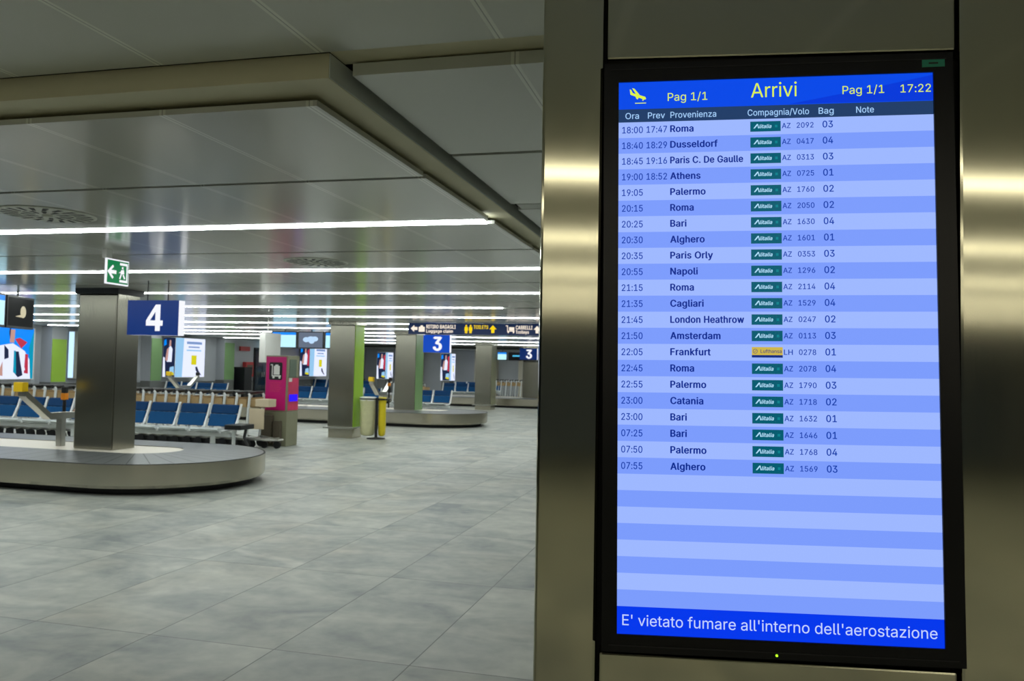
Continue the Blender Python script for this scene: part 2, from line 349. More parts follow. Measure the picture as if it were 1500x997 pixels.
# ------------------------------------------------------------------ letter shapes: advance, outline contours
GLYPH = {
 ' ': (187, ''),
 "'": (206, '78,318 70,509 136,509 128,318'),
 '.': (187, '95,-4 78,-1 63,9 53,24 50,41 53,59 63,73 78,83 95,87 113,83 128,73 138,59 141,41 138,24 128,9 113,-1'),
 '/': (249, '235,533 71,-76 14,-76 178,533'),
 '0': (453, '227,-7 174,1 130,24 95,62 69,113 53,178 48,254 53,330 69,395 95,447 130,484 174,508 227,516 279,508 323,484 358,447 384,395 400,330 405,254 400,178 384,113 359,62 323,24 279,1|227,50 261,56 290,74 313,103 330,144 340,194 344,254 340,314 330,365 313,405 290,435 261,453 227,460 192,453 163,435 140,405 123,365 113,314 109,254 113,194 123,144 140,103 163,74 192,56'),
 '1': (453, '76,0 76,55 391,55 391,0|276,509 276,0 212,0 212,448 209,448 86,358 86,427 198,509'),
 '2': (453, '64,0 64,47 234,229 261,257 282,282 299,305 311,327 318,348 320,371 317,397 308,419 293,436 273,449 250,457 224,460 196,457 172,447 153,433 139,413 130,390 127,362 66,362 71,405 86,442 111,473 143,496 182,511 225,516 268,511 306,497 337,474 361,445 376,411 381,372 378,345 371,318 357,290 336,259 306,223 267,180 153,60 153,57 389,57 389,0'),
 '3': (453, '218,-7 173,-3 133,10 98,30 70,57 52,91 44,132 109,132 115,107 126,87 144,71 165,59 191,52 219,50 248,53 275,61 297,74 315,93 325,116 329,145 326,172 316,196 299,217 275,234 242,244 201,248 157,248 157,299 288,448 288,452 70,452 70,509 372,509 372,461 211,278 211,289 264,288 308,276 344,253 371,222 387,186 393,145 387,103 370,66 344,36 309,12 266,-2'),
 '4': (453, '40,105 40,158 247,509 311,509 109,166 109,163 413,163 413,105|282,0 282,121 282,146 282,318 343,318 343,0'),
 '5': (453, '221,-7 178,-2 140,11 108,32 83,60 66,93 60,130 122,130 127,108 138,89 154,73 173,60 196,52 221,50 250,53 276,64 298,82 314,104 324,131 328,162 324,193 314,221 297,244 275,262 248,273 218,277 192,275 167,268 145,258 128,246 67,253 96,509 366,509 366,452 151,452 134,301 136,301 155,315 178,325 203,331 229,334 263,330 294,321 321,306 345,285 364,260 379,231 388,199 391,163 385,117 369,76 343,41 309,15 268,-1'),
 '6': (453, '226,-7 182,-1 142,15 109,40 84,74 69,115 64,162 68,199 80,239 102,285 137,340 252,509 322,509 151,261 145,261 154,275 165,288 179,299 196,307 214,312 235,314 278,309 316,295 346,271 370,240 384,201 389,157 384,112 368,73 343,39 310,14 271,-2|226,48 254,52 279,63 299,79 314,101 324,128 327,157 324,187 314,213 299,235 279,251 254,262 226,265 198,262 174,252 153,235 138,214 128,188 125,158 128,128 138,102 153,79 174,63 198,52'),
 '7': (453, '97,0 323,448 323,452 62,452 62,509 391,509 391,449 165,0'),
 '8': (453, '226,-7 178,-2 136,11 101,33 74,62 57,96 52,135 55,166 65,195 81,220 101,241 125,256 153,265 153,267 119,282 93,308 76,342 70,380 75,417 90,450 114,477 146,498 184,511 226,516 269,511 306,498 337,477 361,450 377,417 382,380 376,342 359,308 333,282 300,267 300,265 327,256 351,241 372,220 387,195 397,166 401,135 395,96 378,62 352,33 317,11 275,-2|226,49 258,52 285,60 307,74 323,91 333,113 337,139 333,165 322,189 305,208 283,223 256,232 226,235 196,232 169,223 147,208 130,189 119,165 115,139 119,113 129,91 145,74 167,60 195,52|226,290 252,292 274,300 293,313 307,330 316,351 319,376 316,399 308,420 294,437 275,449 252,457 226,460 200,457 177,449 159,437 145,420 136,399 133,376 136,351 145,330 159,313 178,300 201,292'),
 '9': (453, '226,516 271,510 310,494 343,468 368,434 384,393 389,347 385,309 373,270 350,224 315,168 200,0 130,0 301,248 307,248 299,234 287,221 273,210 257,202 238,196 218,195 175,199 137,214 106,237 83,269 68,307 64,352 69,397 85,436 110,469 143,494 182,510|226,460 199,457 174,446 154,429 138,407 129,381 125,352 129,322 138,295 154,274 174,257 199,247 226,243 254,247 279,257 299,273 314,295 324,321 327,350 324,381 314,407 299,429 279,446 254,457'),
 ':': (187, '95,-4 78,-1 63,9 53,24 50,41 53,59 63,73 78,83 95,87 113,83 128,73 138,59 141,41 138,24 128,9 113,-1|95,271 78,274 63,284 53,299 50,316 53,334 63,349 78,359 95,362 113,359 128,349 138,334 141,316 138,299 128,284 113,274'),
 'A': (479, '16,0 201,509 276,509 463,0 395,0 287,302 276,334 264,372 250,420 232,478 245,478 228,419 213,371 201,333 191,302 85,0|110,142 110,199 370,199 370,142'),
 'B': (456, '60,0 60,509 241,509 289,504 329,491 359,469 381,442 394,410 398,374 395,344 387,320 373,301 356,286 336,275 315,267 315,262 339,257 363,245 385,227 402,203 414,173 418,136 413,100 400,67 377,39 344,18 301,4 247,0|125,57 245,57 296,63 330,80 349,105 355,137 352,161 342,184 327,203 306,218 279,228 248,231 125,231|125,285 238,285 265,288 288,296 308,309 323,326 333,348 336,372 330,403 313,429 283,446 240,452 125,452'),
 'C': (510, '267,-7 205,1 150,25 104,63 70,115 48,179 40,254 48,329 70,393 104,445 150,484 205,508 267,516 305,513 340,504 373,490 402,471 427,447 448,418 463,385 473,348 408,348 401,373 389,395 375,413 357,428 337,440 315,449 292,454 267,456 223,450 184,432 150,403 125,364 109,314 103,254 109,194 125,145 151,105 184,76 223,59 267,53 292,55 315,60 337,69 357,81 375,96 389,114 401,136 408,160 473,160 463,124 448,91 428,62 402,38 373,19 341,5 305,-4'),
 'D': (502, '219,0 96,0 96,57 215,57 272,63 318,81 354,110 379,149 394,198 399,255 394,312 379,361 354,399 320,428 275,446 221,452 93,452 93,509 225,509 294,501 353,478 399,441 433,391 455,329 462,255 455,181 433,119 398,68 351,31 291,8|125,509 125,0 60,0 60,509'),
 'E': (418, '60,0 60,509 372,509 372,452 125,452 125,286 355,286 355,229 125,229 125,57 375,57 375,0'),
 'F': (410, '60,0 60,509 369,509 369,452 125,452 125,278 346,278 346,221 125,221 125,0'),
 'G': (520, '269,-7 205,1 149,25 104,64 69,116 47,179 40,254 47,329 69,393 103,445 149,484 203,508 265,516 304,513 340,504 374,489 403,469 429,445 449,416 465,384 474,349 408,349 399,372 387,393 373,411 356,427 337,439 315,448 291,454 265,456 222,450 183,432 150,404 125,364 109,314 103,254 109,194 125,145 151,105 184,76 224,59 269,53 309,57 345,71 374,93 396,123 410,160 415,202 434,199 283,199 283,256 478,256 478,200 471,141 451,91 419,50 377,19 326,0'),
 'H': (516, '60,0 60,509 125,509 125,289 392,289 392,509 457,509 457,0 392,0 392,232 125,232 125,0'),
 'I': (300, '31,0 31,57 118,57 118,452 31,452 31,509 269,509 269,452 183,452 183,57 269,57 269,0'),
 'L': (392, '60,0 60,509 125,509 125,57 361,57 361,0'),
 'N': (523, '60,0 60,509 136,509 343,183 352,169 363,151 375,130 388,107 401,82 414,55 405,54 402,81 401,108 400,134 399,157 399,178 399,195 399,509 463,509 463,0 387,0 202,290 190,310 177,331 164,354 148,381 130,413 108,452 119,454 121,417 122,384 123,354 124,328 125,307 125,291 125,0'),
 'O': (533, '267,-7 205,1 150,25 105,63 70,115 48,179 40,254 48,329 70,393 105,445 150,484 205,508 267,516 329,508 384,484 429,445 464,393 486,329 493,254 486,179 464,115 429,63 384,25 329,1|267,53 310,59 349,76 383,105 408,144 425,194 430,254 425,314 408,365 383,404 349,433 310,450 267,456 223,450 184,433 151,404 125,364 109,314 103,254 109,194 125,144 151,105 184,76 223,59'),
 'P': (444, '60,0 60,509 235,509 289,503 332,487 366,462 390,430 404,391 409,348 404,304 390,265 366,233 332,207 289,191 235,186 109,186 109,242 233,242 269,246 297,256 318,272 333,294 342,319 344,348 342,376 333,402 318,423 297,439 268,449 232,452 125,452 125,0'),
 'R': (448, '60,0 60,509 236,509 290,504 333,489 367,465 390,433 405,395 409,352 405,309 390,271 367,240 333,217 289,203 236,198 96,198 96,255 234,255 269,258 298,267 319,281 334,300 342,324 345,352 342,380 334,405 319,425 298,440 269,449 233,452 125,452 125,0|353,0 230,229 303,229 428,0'),
 'S': (446, '224,-9 172,-4 128,9 91,31 64,60 46,96 38,137 104,137 110,110 123,88 142,71 166,59 194,52 224,49 257,52 286,60 311,74 329,92 341,114 346,139 342,161 332,179 316,193 296,205 272,214 245,222 184,239 128,260 86,289 60,326 52,372 58,413 75,448 102,476 138,498 180,511 227,516 275,511 316,498 351,476 377,449 394,415 401,378 337,378 326,412 302,437 267,453 225,459 194,456 167,448 145,435 129,418 118,398 115,376 119,352 131,334 148,319 169,308 191,300 212,293 264,279 287,272 312,264 336,252 359,238 379,220 395,198 405,171 408,139 403,99 386,64 360,34 323,11 278,-4'),
 'T': (448, '32,452 32,509 417,509 417,452 257,452 257,0 193,0 193,452'),
 'V': (479, '204,0 16,509 84,509 192,206 203,176 215,137 230,89 248,31 235,31 252,90 267,138 279,176 290,206 395,509 463,509 278,0'),
 'Z': (438, '42,0 42,46 273,385 289,408 306,431 323,453 341,476 348,454 317,453 285,452 254,452 223,452 40,452 40,509 397,509 397,462 169,129 152,105 134,81 116,57 97,33 90,54 121,56 152,57 183,57 214,57 399,57 399,0'),
 'a': (389, '160,-9 126,-5 94,5 68,22 48,45 35,73 30,108 34,138 43,161 58,179 78,193 100,203 125,211 152,216 178,220 209,224 234,227 252,230 265,235 273,243 276,255 276,257 273,279 267,297 256,311 240,322 220,329 196,331 171,329 149,322 132,313 118,301 107,288 100,274 41,291 57,322 79,346 104,364 133,375 163,382 194,384 215,383 239,379 263,372 286,360 306,343 322,320 333,290 337,251 337,0 277,0 277,52 272,52 264,38 252,25 236,12 215,1 190,-6|170,45 202,49 228,59 248,74 263,93 272,115 276,138 276,190 270,186 259,182 246,179 231,176 216,173 200,171 186,169 175,168 154,164 134,159 117,150 103,139 95,124 92,105 94,87 102,72 114,61 130,52 149,47'),
 'c': (395, '207,-8 159,-2 117,16 82,46 56,85 40,133 34,187 40,243 56,291 82,330 117,360 159,378 207,384 234,383 260,377 284,368 305,356 324,341 340,322 353,301 362,277 303,262 298,276 290,289 281,301 270,311 257,319 242,325 226,329 207,330 173,325 145,310 124,287 108,258 99,224 96,187 99,151 108,117 124,89 145,66 173,51 207,46 226,48 243,52 258,58 271,66 282,76 292,89 299,102 304,117 363,102 354,78 341,56 325,37 306,21 285,9 261,-1 235,-6'),
 'd': (424, '195,-8 151,-2 111,16 79,45 55,84 39,133 34,189 39,245 55,293 79,332 112,361 151,378 196,384 228,381 253,373 272,360 287,346 298,331 306,319 311,319 311,509 372,509 372,0 313,0 313,59 307,59 298,46 287,31 272,17 252,4 227,-5|205,47 236,51 263,65 284,86 299,115 309,150 312,189 309,229 300,263 284,291 263,312 237,325 205,330 172,325 145,311 124,290 108,261 99,227 96,189 99,151 109,117 124,88 145,66 172,51'),
 'e': (403, '212,-8 161,-2 117,16 82,46 56,85 40,132 34,187 39,242 55,290 81,329 115,359 157,378 205,384 236,382 266,374 294,361 319,341 341,315 357,282 368,242 371,194 371,169 75,169 75,221 338,221 310,202 307,237 298,269 283,294 263,314 237,326 205,330 173,326 146,313 125,294 109,270 99,241 96,211 96,178 100,139 110,106 128,80 151,61 179,50 212,46 234,48 254,53 271,61 285,73 297,88 306,105 365,91 353,63 335,39 311,19 283,4 249,-5'),
 'f': (253, '228,379 228,327 6,327 6,379|81,0 81,432 84,461 96,486 113,505 135,519 161,527 187,530 207,529 222,527 234,524 243,521 227,468 222,470 215,472 206,473 195,474 171,470 154,460 145,443 142,419 142,0'),
 'g': (425, '207,-151 168,-148 134,-140 105,-127 82,-110 64,-91 51,-69 101,-41 110,-53 122,-66 136,-78 154,-88 178,-95 207,-97 249,-92 282,-75 304,-47 311,-6 311,68 306,68 298,56 287,41 272,28 252,16 227,8 195,5 152,10 113,27 80,53 55,90 39,136 34,191 39,246 55,293 80,332 112,361 152,378 196,384 228,382 253,373 273,360 288,346 299,331 308,319 313,319 313,379 372,379 372,-9 367,-54 350,-90 324,-117 291,-136 251,-147|205,59 237,63 264,75 285,95 300,121 309,154 312,193 309,231 300,264 285,291 264,312 237,325 205,330 172,325 145,312 124,290 109,262 99,229 96,193 99,155 109,123 124,96 145,76 172,63'),
 'h': (410, '114,227 114,0 53,0 53,509 114,509 114,287 102,287 124,332 152,362 187,379 227,384 264,380 295,369 321,349 341,321 353,285 357,240 357,0 296,0 296,235 290,275 273,304 246,323 210,329 184,326 161,317 141,303 126,283 117,257'),
 'i': (166, '53,0 53,379 114,379 114,0|84,443 67,446 54,455 44,468 41,483 44,499 54,512 67,521 84,524 100,521 114,512 123,499 126,483 123,468 114,455 100,446'),
 'k': (380, '110,137 110,212 121,212 284,379 360,379 184,199 177,199|53,0 53,509 114,509 114,0|294,0 148,186 191,229 372,0'),
 'l': (189, '139,-2 101,3 74,20 58,47 53,84 53,509 114,509 114,99 115,77 120,62 130,54 146,52 154,52 160,53 165,53 170,54 181,3 172,1 162,-1 151,-2'),
 'm': (609, '53,0 53,379 112,379 112,295 108,295 118,323 132,346 151,363 172,376 195,384 219,386 257,380 287,361 309,331 321,295 312,295 322,321 337,343 357,361 381,375 407,383 437,386 468,383 497,372 522,354 541,328 553,296 557,255 557,0 496,0 496,254 490,289 473,313 447,326 419,330 395,328 374,320 358,307 345,290 338,270 335,247 335,0 274,0 274,260 269,288 253,311 229,326 199,330 178,328 158,320 140,307 126,289 117,266 114,238 114,0'),
 'n': (409, '114,227 114,0 53,0 53,379 112,379 112,287 102,287 124,332 152,362 187,379 227,384 264,380 295,369 321,349 341,321 353,285 357,240 357,0 296,0 296,235 290,275 273,304 246,323 210,329 184,326 161,317 141,303 126,283 117,257'),
 'o': (415, '207,-8 159,-2 117,16 82,46 56,85 40,133 34,187 40,243 56,291 82,330 117,360 159,378 207,384 256,378 299,360 333,330 359,291 376,243 381,187 376,133 359,85 333,46 299,16 256,-2|207,46 242,51 270,66 292,89 307,117 316,151 319,187 316,224 307,258 292,287 270,310 242,325 207,330 173,325 145,310 124,287 108,258 99,224 96,187 99,151 108,117 124,89 145,66 173,51'),
 'p': (424, '53,-143 53,379 112,379 112,319 118,319 126,331 137,346 152,360 171,373 197,381 229,384 274,378 313,361 345,332 370,293 385,245 390,189 385,133 370,84 346,45 313,16 274,-2 229,-8 198,-5 173,4 153,17 138,31 127,46 118,59 114,59 114,-143|220,47 253,51 279,66 301,88 316,117 325,151 328,189 325,227 316,261 301,290 280,311 253,325 220,330 188,325 161,312 140,291 125,263 116,229 113,189 116,150 125,115 140,86 162,65 188,51'),
 'r': (259, '53,0 53,379 112,379 112,321 115,321 130,347 152,367 181,380 213,385 221,385 229,384 237,384 243,384 243,322 239,323 230,324 219,325 207,326 182,323 159,315 140,301 126,284 117,262 114,237 114,0'),
 's': (364, '182,-8 145,-5 112,3 84,18 62,38 45,63 36,94 94,107 105,79 124,60 150,49 181,45 217,50 244,62 262,81 268,103 265,121 254,136 237,147 212,155 149,170 104,186 72,208 53,237 47,274 51,305 65,332 87,354 115,370 149,381 187,384 223,381 254,372 279,358 299,339 314,316 324,290 268,277 258,298 243,316 219,328 187,333 156,329 131,317 114,299 109,277 112,258 124,243 144,232 172,223 229,209 275,194 306,171 325,142 331,107 326,75 312,47 290,24 260,6 223,-5'),
 't': (227, '204,379 204,327 6,327 6,379|65,471 126,471 126,98 128,76 136,61 150,53 170,50 177,50 185,51 194,52 202,54 213,2 203,-1 192,-3 180,-4 168,-4 125,2 92,21 72,52 65,93'),
 'u': (410, '182,-5 146,-1 115,11 89,31 69,59 57,95 53,139 53,379 114,379 114,144 119,105 137,75 164,56 200,50 226,53 249,62 268,77 283,97 293,122 296,153 296,379 357,379 357,0 298,0 298,92 307,92 286,47 257,17 222,0'),
 'v': (389, '163,0 17,379 84,379 165,155 177,121 187,87 196,53 206,21 184,21 194,53 203,87 213,121 224,155 305,379 371,379 226,0'),
 'w': (567, '138,0 23,379 87,379 133,214 143,177 154,137 165,91 175,41 165,41 175,90 186,135 196,176 206,214 252,379 316,379 362,214 371,176 382,136 392,91 402,41 391,41 402,90 413,135 423,176 434,214 480,379 545,379 429,0 368,0 319,172 312,198 305,225 297,252 291,280 284,309 277,338 291,338 284,309 277,280 270,252 263,225 255,198 248,172 199,0'),
 'y': (389, '47,-139 61,-86 71,-87 88,-90 104,-89 118,-84 130,-74 141,-58 151,-36 163,-1 17,379 84,379 165,155 177,121 187,87 196,53 206,21 184,21 193,53 202,87 212,121 224,155 305,379 371,379 204,-58 191,-85 177,-107 159,-124 139,-136 117,-143 91,-145 77,-145 65,-143 54,-141'),
 'z': (380, '42,0 42,46 254,320 254,323 48,323 48,379 333,379 333,331 126,60 126,56 339,56 339,0'),
}
CAP = 0.5087
def fill(contours):
    """scan-line fill (non-zero winding) of closed outlines into trapezoids"""
    E = []
    for c in contours:
        for i in range(len(c)):
            (x0, y0), (x1, y1) = c[i], c[(i + 1) % len(c)]
            if abs(y0 - y1) > 1e-7: E.append((x0, y0, x1, y1, 1) if y0 < y1 else (x1, y1, x0, y0, -1))
    ys = sorted({round(y, 5) for e in E for y in (e[1], e[3])})
    cut = []
    for a, b in zip(ys[:-1], ys[1:]):
        if b - a < 1e-4: continue
        n = max(1, int((b - a) / .03)); cut += [(a + (b - a) * k / n, a + (b - a) * (k + 1) / n) for k in range(n)]
    vs, fs = [], []
    for a, b in cut:
        m = (a + b) / 2; X = []
        for x0, y0, x1, y1, d in E:
            if y0 < m < y1:
                t = lambda y: x0 + (x1 - x0) * (y - y0) / (y1 - y0)
                X.append((t(m), t(max(a, y0)), t(min(b, y1)), d))
        X.sort(); w = 0
        for q in X:
            if w == 0: st = q
            w += q[3]
            if w == 0:
                k = len(vs); vs += [Vector((st[1], a, 0)), Vector((q[1], a, 0)), Vector((q[2], b, 0)), Vector((st[2], b, 0))]; fs.append((k, k + 1, k + 2, k + 3))
    return vs, fs
_g = {}
_cache = {}
def text_geo(body, bold=0.0, shear=0.0):
    key = (body, bold, shear)
    if key not in _cache:
        vs, fs, x = [], [], 0.0
        for ch in body:
            w, s = GLYPH[ch]
            if (ch, bold) not in _g:
                cs = [[(int(p.split(',')[0]) / 1000, int(p.split(',')[1]) / 1000) for p in q.split()] for q in s.split('|') if q]
                if bold > .001:
                    h = bold; cs = [[(u + du, v + dv) for u, v in c] for c in cs for du, dv in ((-h, 0), (h, 0), (0, -h * .45), (0, h * .45))]
                _g[(ch, bold)] = fill(cs)
            gv, gf = _g[(ch, bold)]; k = len(vs)
            vs += [Vector((x + v.x + v.y * shear, v.y, 0)) for v in gv]; fs += [tuple(i + k for i in f) for f in gf]
            x += w / 1000 + bold * .9
        _cache[key] = (vs, fs)
    return _cache[key]
def text(mb, body, x0, x1, z, cap, m, T, bold=0.0, shear=0.0, y=0.0):
    """lay text in the local x-z plane facing -y, from x0 to x1, capitals 'cap' high"""
    vs, fs = text_geo(body, bold, shear)
    a = min(v.x for v in vs); b = max(v.x for v in vs)
    sx = (x1 - x0) / (b - a); sz = cap / CAP
    mb.add([(x0 + (v.x - a) * sx, y, z + v.y * sz) for v in vs], fs, m, T)

Z = lambda rel: rel + H       # height above the floor from height above the eye

# ------------------------------------------------------------------ the setting
XL, XR, YB, YF = -19.05, 10.0, -14.0, 42.0
struct(MB().box((XL - .3, YB - .3, -0.12), (XR + .3, YF + .3, 0), 'floor').build('floor'))

# hall ceiling: rows of hanging panels with dark gaps, light lines in every second gap
zc = Z(0.92)
LY = [4.93 + 2.385 * k for k in range(9)] + [27.7, 31.3, 35.9, 38.3]  # last two added unseen behind the drop beam to light the far wall
mb = MB()
edges = [2.63]
for k, y in enumerate(LY):
    edges += [y, y + 1.1925]
edges += [YF]
edges.insert(1, 4.93 - 1.2)
for a, b in zip(edges[:-1], edges[1:]):
    ga = 0.075 if any(abs(a - y) < 1e-6 for y in LY) else 0.02
    gb = 0.075 if any(abs(b - y) < 1e-6 for y in LY) else 0.02
    mb.box((XL, a + ga if a > 2.7 else a, zc), (-1.41, b - gb, zc + 0.022), 'ceil')
mb.box((XL, 2.60, zc + 0.09), (-1.30, YF, zc + 0.12), 'plenum')
struct(mb.build('ceiling', fixn=True))
# near ceiling over the camera, the strip and the side ceiling behind the beam
mb = MB()
mb.box((XL, YB, Z(1.04)), (XR, 2.46, Z(1.062)), 'ceil_near')
mb.box((XL, YB, Z(1.14)), (XR, YF, Z(1.17)), 'plenum')
struct(mb.build('ceiling_near'))
mb = MB()
mb.box((-1.29, 2.46, Z(1.05)), (XR, 2.60, Z(1.08)), 'beige')
mb.box((-1.25, 2.58, Z(1.0)), (XR, 2.60, Z(1.043)), 'ceil_right')
mb.box((-1.25, 2.60, Z(1.0)), (XR, 3.63, Z(1.022)), 'ceil_right')
mb.box((-1.25, 3.67, Z(1.0)), (XR, 4.80, Z(1.022)), 'ceil_right')
y = 4.98
while y < YF:
    mb.box((-1.25, y, Z(1.0)), (XR, y + 1.18, Z(1.022)), 'ceil_right'); y += 1.2
struct(mb.build('ceiling_side'))
mb = MB()
mb.box((XL, 2.48, Z(0.96)), (-1.29, 2.72, Z(1.045)), 'beige')
mb.box((-1.46, 2.72, Z(0.96)), (-1.29, YF, Z(1.045)), 'beige')
mb.box((-1.2895, 2.482, Z(0.962)), (-1.286, YF, Z(1.044)), 'greybeam')  # side face of the same beam, coloured without the warm light
struct(mb.build('trim_1'))

struct(MB().box((XL, 34.4, Z(.805)), (-1.46, 34.6, zc), 'plenum').build('trim_5'))
# walls
struct(MB().box((XL - .2, YB, 0), (XL, YF, 2.75), 'wall').build('wall_left'))
struct(MB().box((XL, YB, 0), (XL + .02, YF, 0.80), 'wall_low').build('baseboard_left'))
mb = MB().box((XL, YF, 0), (XR, YF + .2, 2.75), 'wall')
struct(mb.build('wall_far'))
struct(MB().box((XR, YB, 0), (XR + .2, YF, 2.75), 'wall').build('wall_right'))
struct(MB().box((XL, YB - .2, 0), (XR, YB, 2.75), 'wall_back').build('wall_back'))
mb = MB().box((XL + .01, 30.75, 0.0), (XL + .05, 31.9, 2.18), 'black').box((XL + .04, 30.82, 0.02), (XL + .07, 31.33, 2.10), 'glassdoor').box((XL + .04, 31.36, 0.02), (XL + .07, 31.84, 2.10), 'glassdoor')
dr = struct(mb.build('door_1'))
hd = MB().tube([(XL + .11, 31.28, 0.95), (XL + .11, 31.28, 1.15)], 0.015, 'steel_light').tube([(XL + .11, 31.42, 0.95), (XL + .11, 31.42, 1.15)], 0.015, 'steel_light').build('door_handle', dr)

# ------------------------------------------------------------------ light lines
ordn = ['first', 'second', 'third', 'fourth', 'fifth', 'sixth', 'seventh', 'eighth', 'ninth', 'tenth', 'eleventh', 'added unseen twelfth', 'added unseen thirteenth',
        'fourteenth', 'fifteenth', 'sixteenth', 'seventeenth', 'eighteenth', 'nineteenth', 'twentieth', 'twenty-first', 'twenty-second', 'twenty-third']
for k, y in enumerate(LY):
    x1 = -3.25 if k == 3 else -1.45
    root = thing('ceiling_light', '%s white linear ceiling light counting from the camera' % ordn[k], 'ceiling light', (-10, y, zc), 0, 'white light lines across the hall ceiling')
    MB().box((XL + .6 + 10, -.055, -.004), (x1 + 10, .055, .008), 'lamp').build('diffuser', root)
    MB().box((XL + .6 + 10, -.060, .008), (x1 + 10, .060, .05), 'white').build('housing', root)
for k in range(5):
    y = -1.05 - 1.9 * k
    root = thing('ceiling_light', 'warm linear ceiling light behind the camera, %s row back' % ordn[k], 'ceiling light', (2, y, Z(1.04)), 0, 'warm light lines behind the camera')
    MB().box((-5.5, -.05, -.02), (7.5, .05, -.004), 'lamp_warm').build('diffuser', root)
    MB().box((-5.5, -.06, -.004), (7.5, .06, 0), 'white').build('housing', root)
root = thing('ceiling_light', 'unlit pale ceiling light strip beside the steel pillar', 'ceiling light', (3, 4.89, Z(1.0)))
MB().box((-4.22, -.07, .0), (6.9, .07, .012), 'lamp_off').build('diffuser', root)
MB().box((-4.22, -.085, .012), (6.9, .085, .05), 'greybeam').build('housing', root)

# swirl air vents
def vent(loc, label):
    root = thing('ceiling_vent', label, 'ceiling vent', loc, 0, 'round swirl vents in the ceiling')
    MB().lathe([(0.285, -0.001), (0.285, -0.005), (0.275, -0.008), (0.02, -0.008)], 'ceil_near', 40).build('face_plate', root)
    mb = MB()
    for ring, (r0, r1, n) in enumerate(((.07, .15, 12), (.165, .262, 20))):
        for i in range(n):
            a = 2 * math.pi * i / n; w = math.pi / n * 0.42
            mb.quad([(r0 * math.cos(a - w), r0 * math.sin(a - w), -.0095), (r1 * math.cos(a - w + .1), r1 * math.sin(a - w + .1), -.0095),
                     (r1 * math.cos(a + w + .1), r1 * math.sin(a + w + .1), -.0095), (r0 * math.cos(a + w), r0 * math.sin(a + w), -.0095)], 'vent_slot')
    mb.build('slots', root)
    MB().lathe([(.035, -.0085), (.03, -.02), (.01, -.024)], 'ceil_near', 16).build('hub', root)
vent((-4.20, 4.33, zc), 'round swirl air vent above the first light line at far left')
vent((-3.55, 6.70, zc), 'round swirl air vent between the first two light lines')

# ------------------------------------------------------------------ the near steel pillar
P = thing('steel_pillar', 'brushed steel pillar in the foreground carrying the arrivals screen', 'pillar', (0, 0, 0))
disp_c = Vector((0.0947, 1.5525, Z(0.0384)))
def rot(yaw, tilt, rl): return Matrix.Rotation(yaw, 4, 'Z') @ Matrix.Rotation(tilt, 4, 'X') @ Matrix.Rotation(rl, 4, 'Y')
RP = rot(0.1299, -0.006, -0.006)
P.matrix_world = Matrix.Translation(disp_c + (RP @ Vector((0, 0.02, 0)))) @ RP
zb, zt = -disp_c.z + 0.004, Z(1.04) - disp_c.z - 0.006
def clad(name, x0, x1, z0, z1, y0=0.0, y1=0.06, bev=0.004):
    return MB().box((x0, y0, z0), (x1, y1, z1), 'steel_pillar').build(name, P, bevel=bev)
clad('side_panel', -0.4305, -0.3145, zb, zt, 0.0, 0.85, 0.006)
clad('side_panel', 0.3255, 0.60, zb, zt, 0.0, 0.85, 0.006)
clad('top_panel', -0.3085, 0.3195, 0.5560, zt, 0.002, 0.05)
clad('bottom_panel', -0.3085, 0.3195, zb, -0.5575, 0.002, 0.05)
MB().box((-0.315, 0.05, zb), (0.326, 0.84, zt), 'dark').build('core', P)

# ------------------------------------------------------------------ the arrivals screen
RD = rot(0.1299, -0.0275, -0.0151)
D = thing('arrivals_display', 'portrait flight arrivals screen with blue rows set in the steel pillar', 'screen')
D.matrix_world = Matrix.Translation(disp_c) @ RD
W2, H2 = 0.2811, 0.509
bx0, bx1, bz0, bz1 = -0.3085, 0.3150, -0.5405, 0.5445
mb = MB()
for lo, hi in (((bx0, -.004, bz0), (-W2, .05, bz1)), ((W2, -.004, bz0), (bx1, .05, bz1)), ((-W2, -.004, H2), (W2, .05, bz1)), ((-W2, -.004, bz0), (W2, .05, -H2))):
    mb.box(lo, hi, 'black_gloss')
mb.box((bx0, .012, bz0), (bx1, .05, bz1), 'black')
mb.build('bezel', D)
for z in (bz0 + .012, bz1 - .012):
    MB().box((bx0 + .012, -.0055, z - .0008), (bx1 - .012, -.0035, z + .0008), 'dark').build('bezel_trim', D)
MB().lathe([(.0022, 0), (.002, .0015), (.0008, .002)], 'led', 12, Matrix.Translation((-.0015, -.004, -.5335)) @ Matrix.Rotation(math.pi / 2, 4, 'X')).build('status_light', D)
MB().box((.2618, -.0048, .5180), (.3005, -.0036, .5315), 'sticker').box((.273, -.0052, .5235), (.289, -.0046, .5262), 'dark').build('sticker', D)
zh, zcb, zf = 0.4575, 0.4325, -0.4600
mb = MB()
mb.quad([(-W2, 0, zh), (W2, 0, zh), (W2, 0, H2), (-W2, 0, H2)], 'scr_header')
mb.quad([(-W2, 0, zcb), (W2, 0, zcb), (W2, 0, zh), (-W2, 0, zh)], 'scr_cols')
nr = 30; rh = (zcb - zf) / nr
for i in range(nr):
    a = zcb - i * rh
    mb.quad([(-W2, 0, a - rh), (W2, 0, a - rh), (W2, 0, a), (-W2, 0, a)], 'scr_light' if i % 2 == 0 else 'scr_dark')
mb.quad([(-W2, 0, -H2), (W2, 0, -H2), (W2, 0, zf), (-W2, 0, zf)], 'scr_foot')
scr = mb.build('screen', D, fixn=False)
TY = -0.0006
I4 = Matrix.Identity(4)
def sub(name, fn):
    mb = MB(); fn(mb); return mb.build(name, scr, fixn=False)
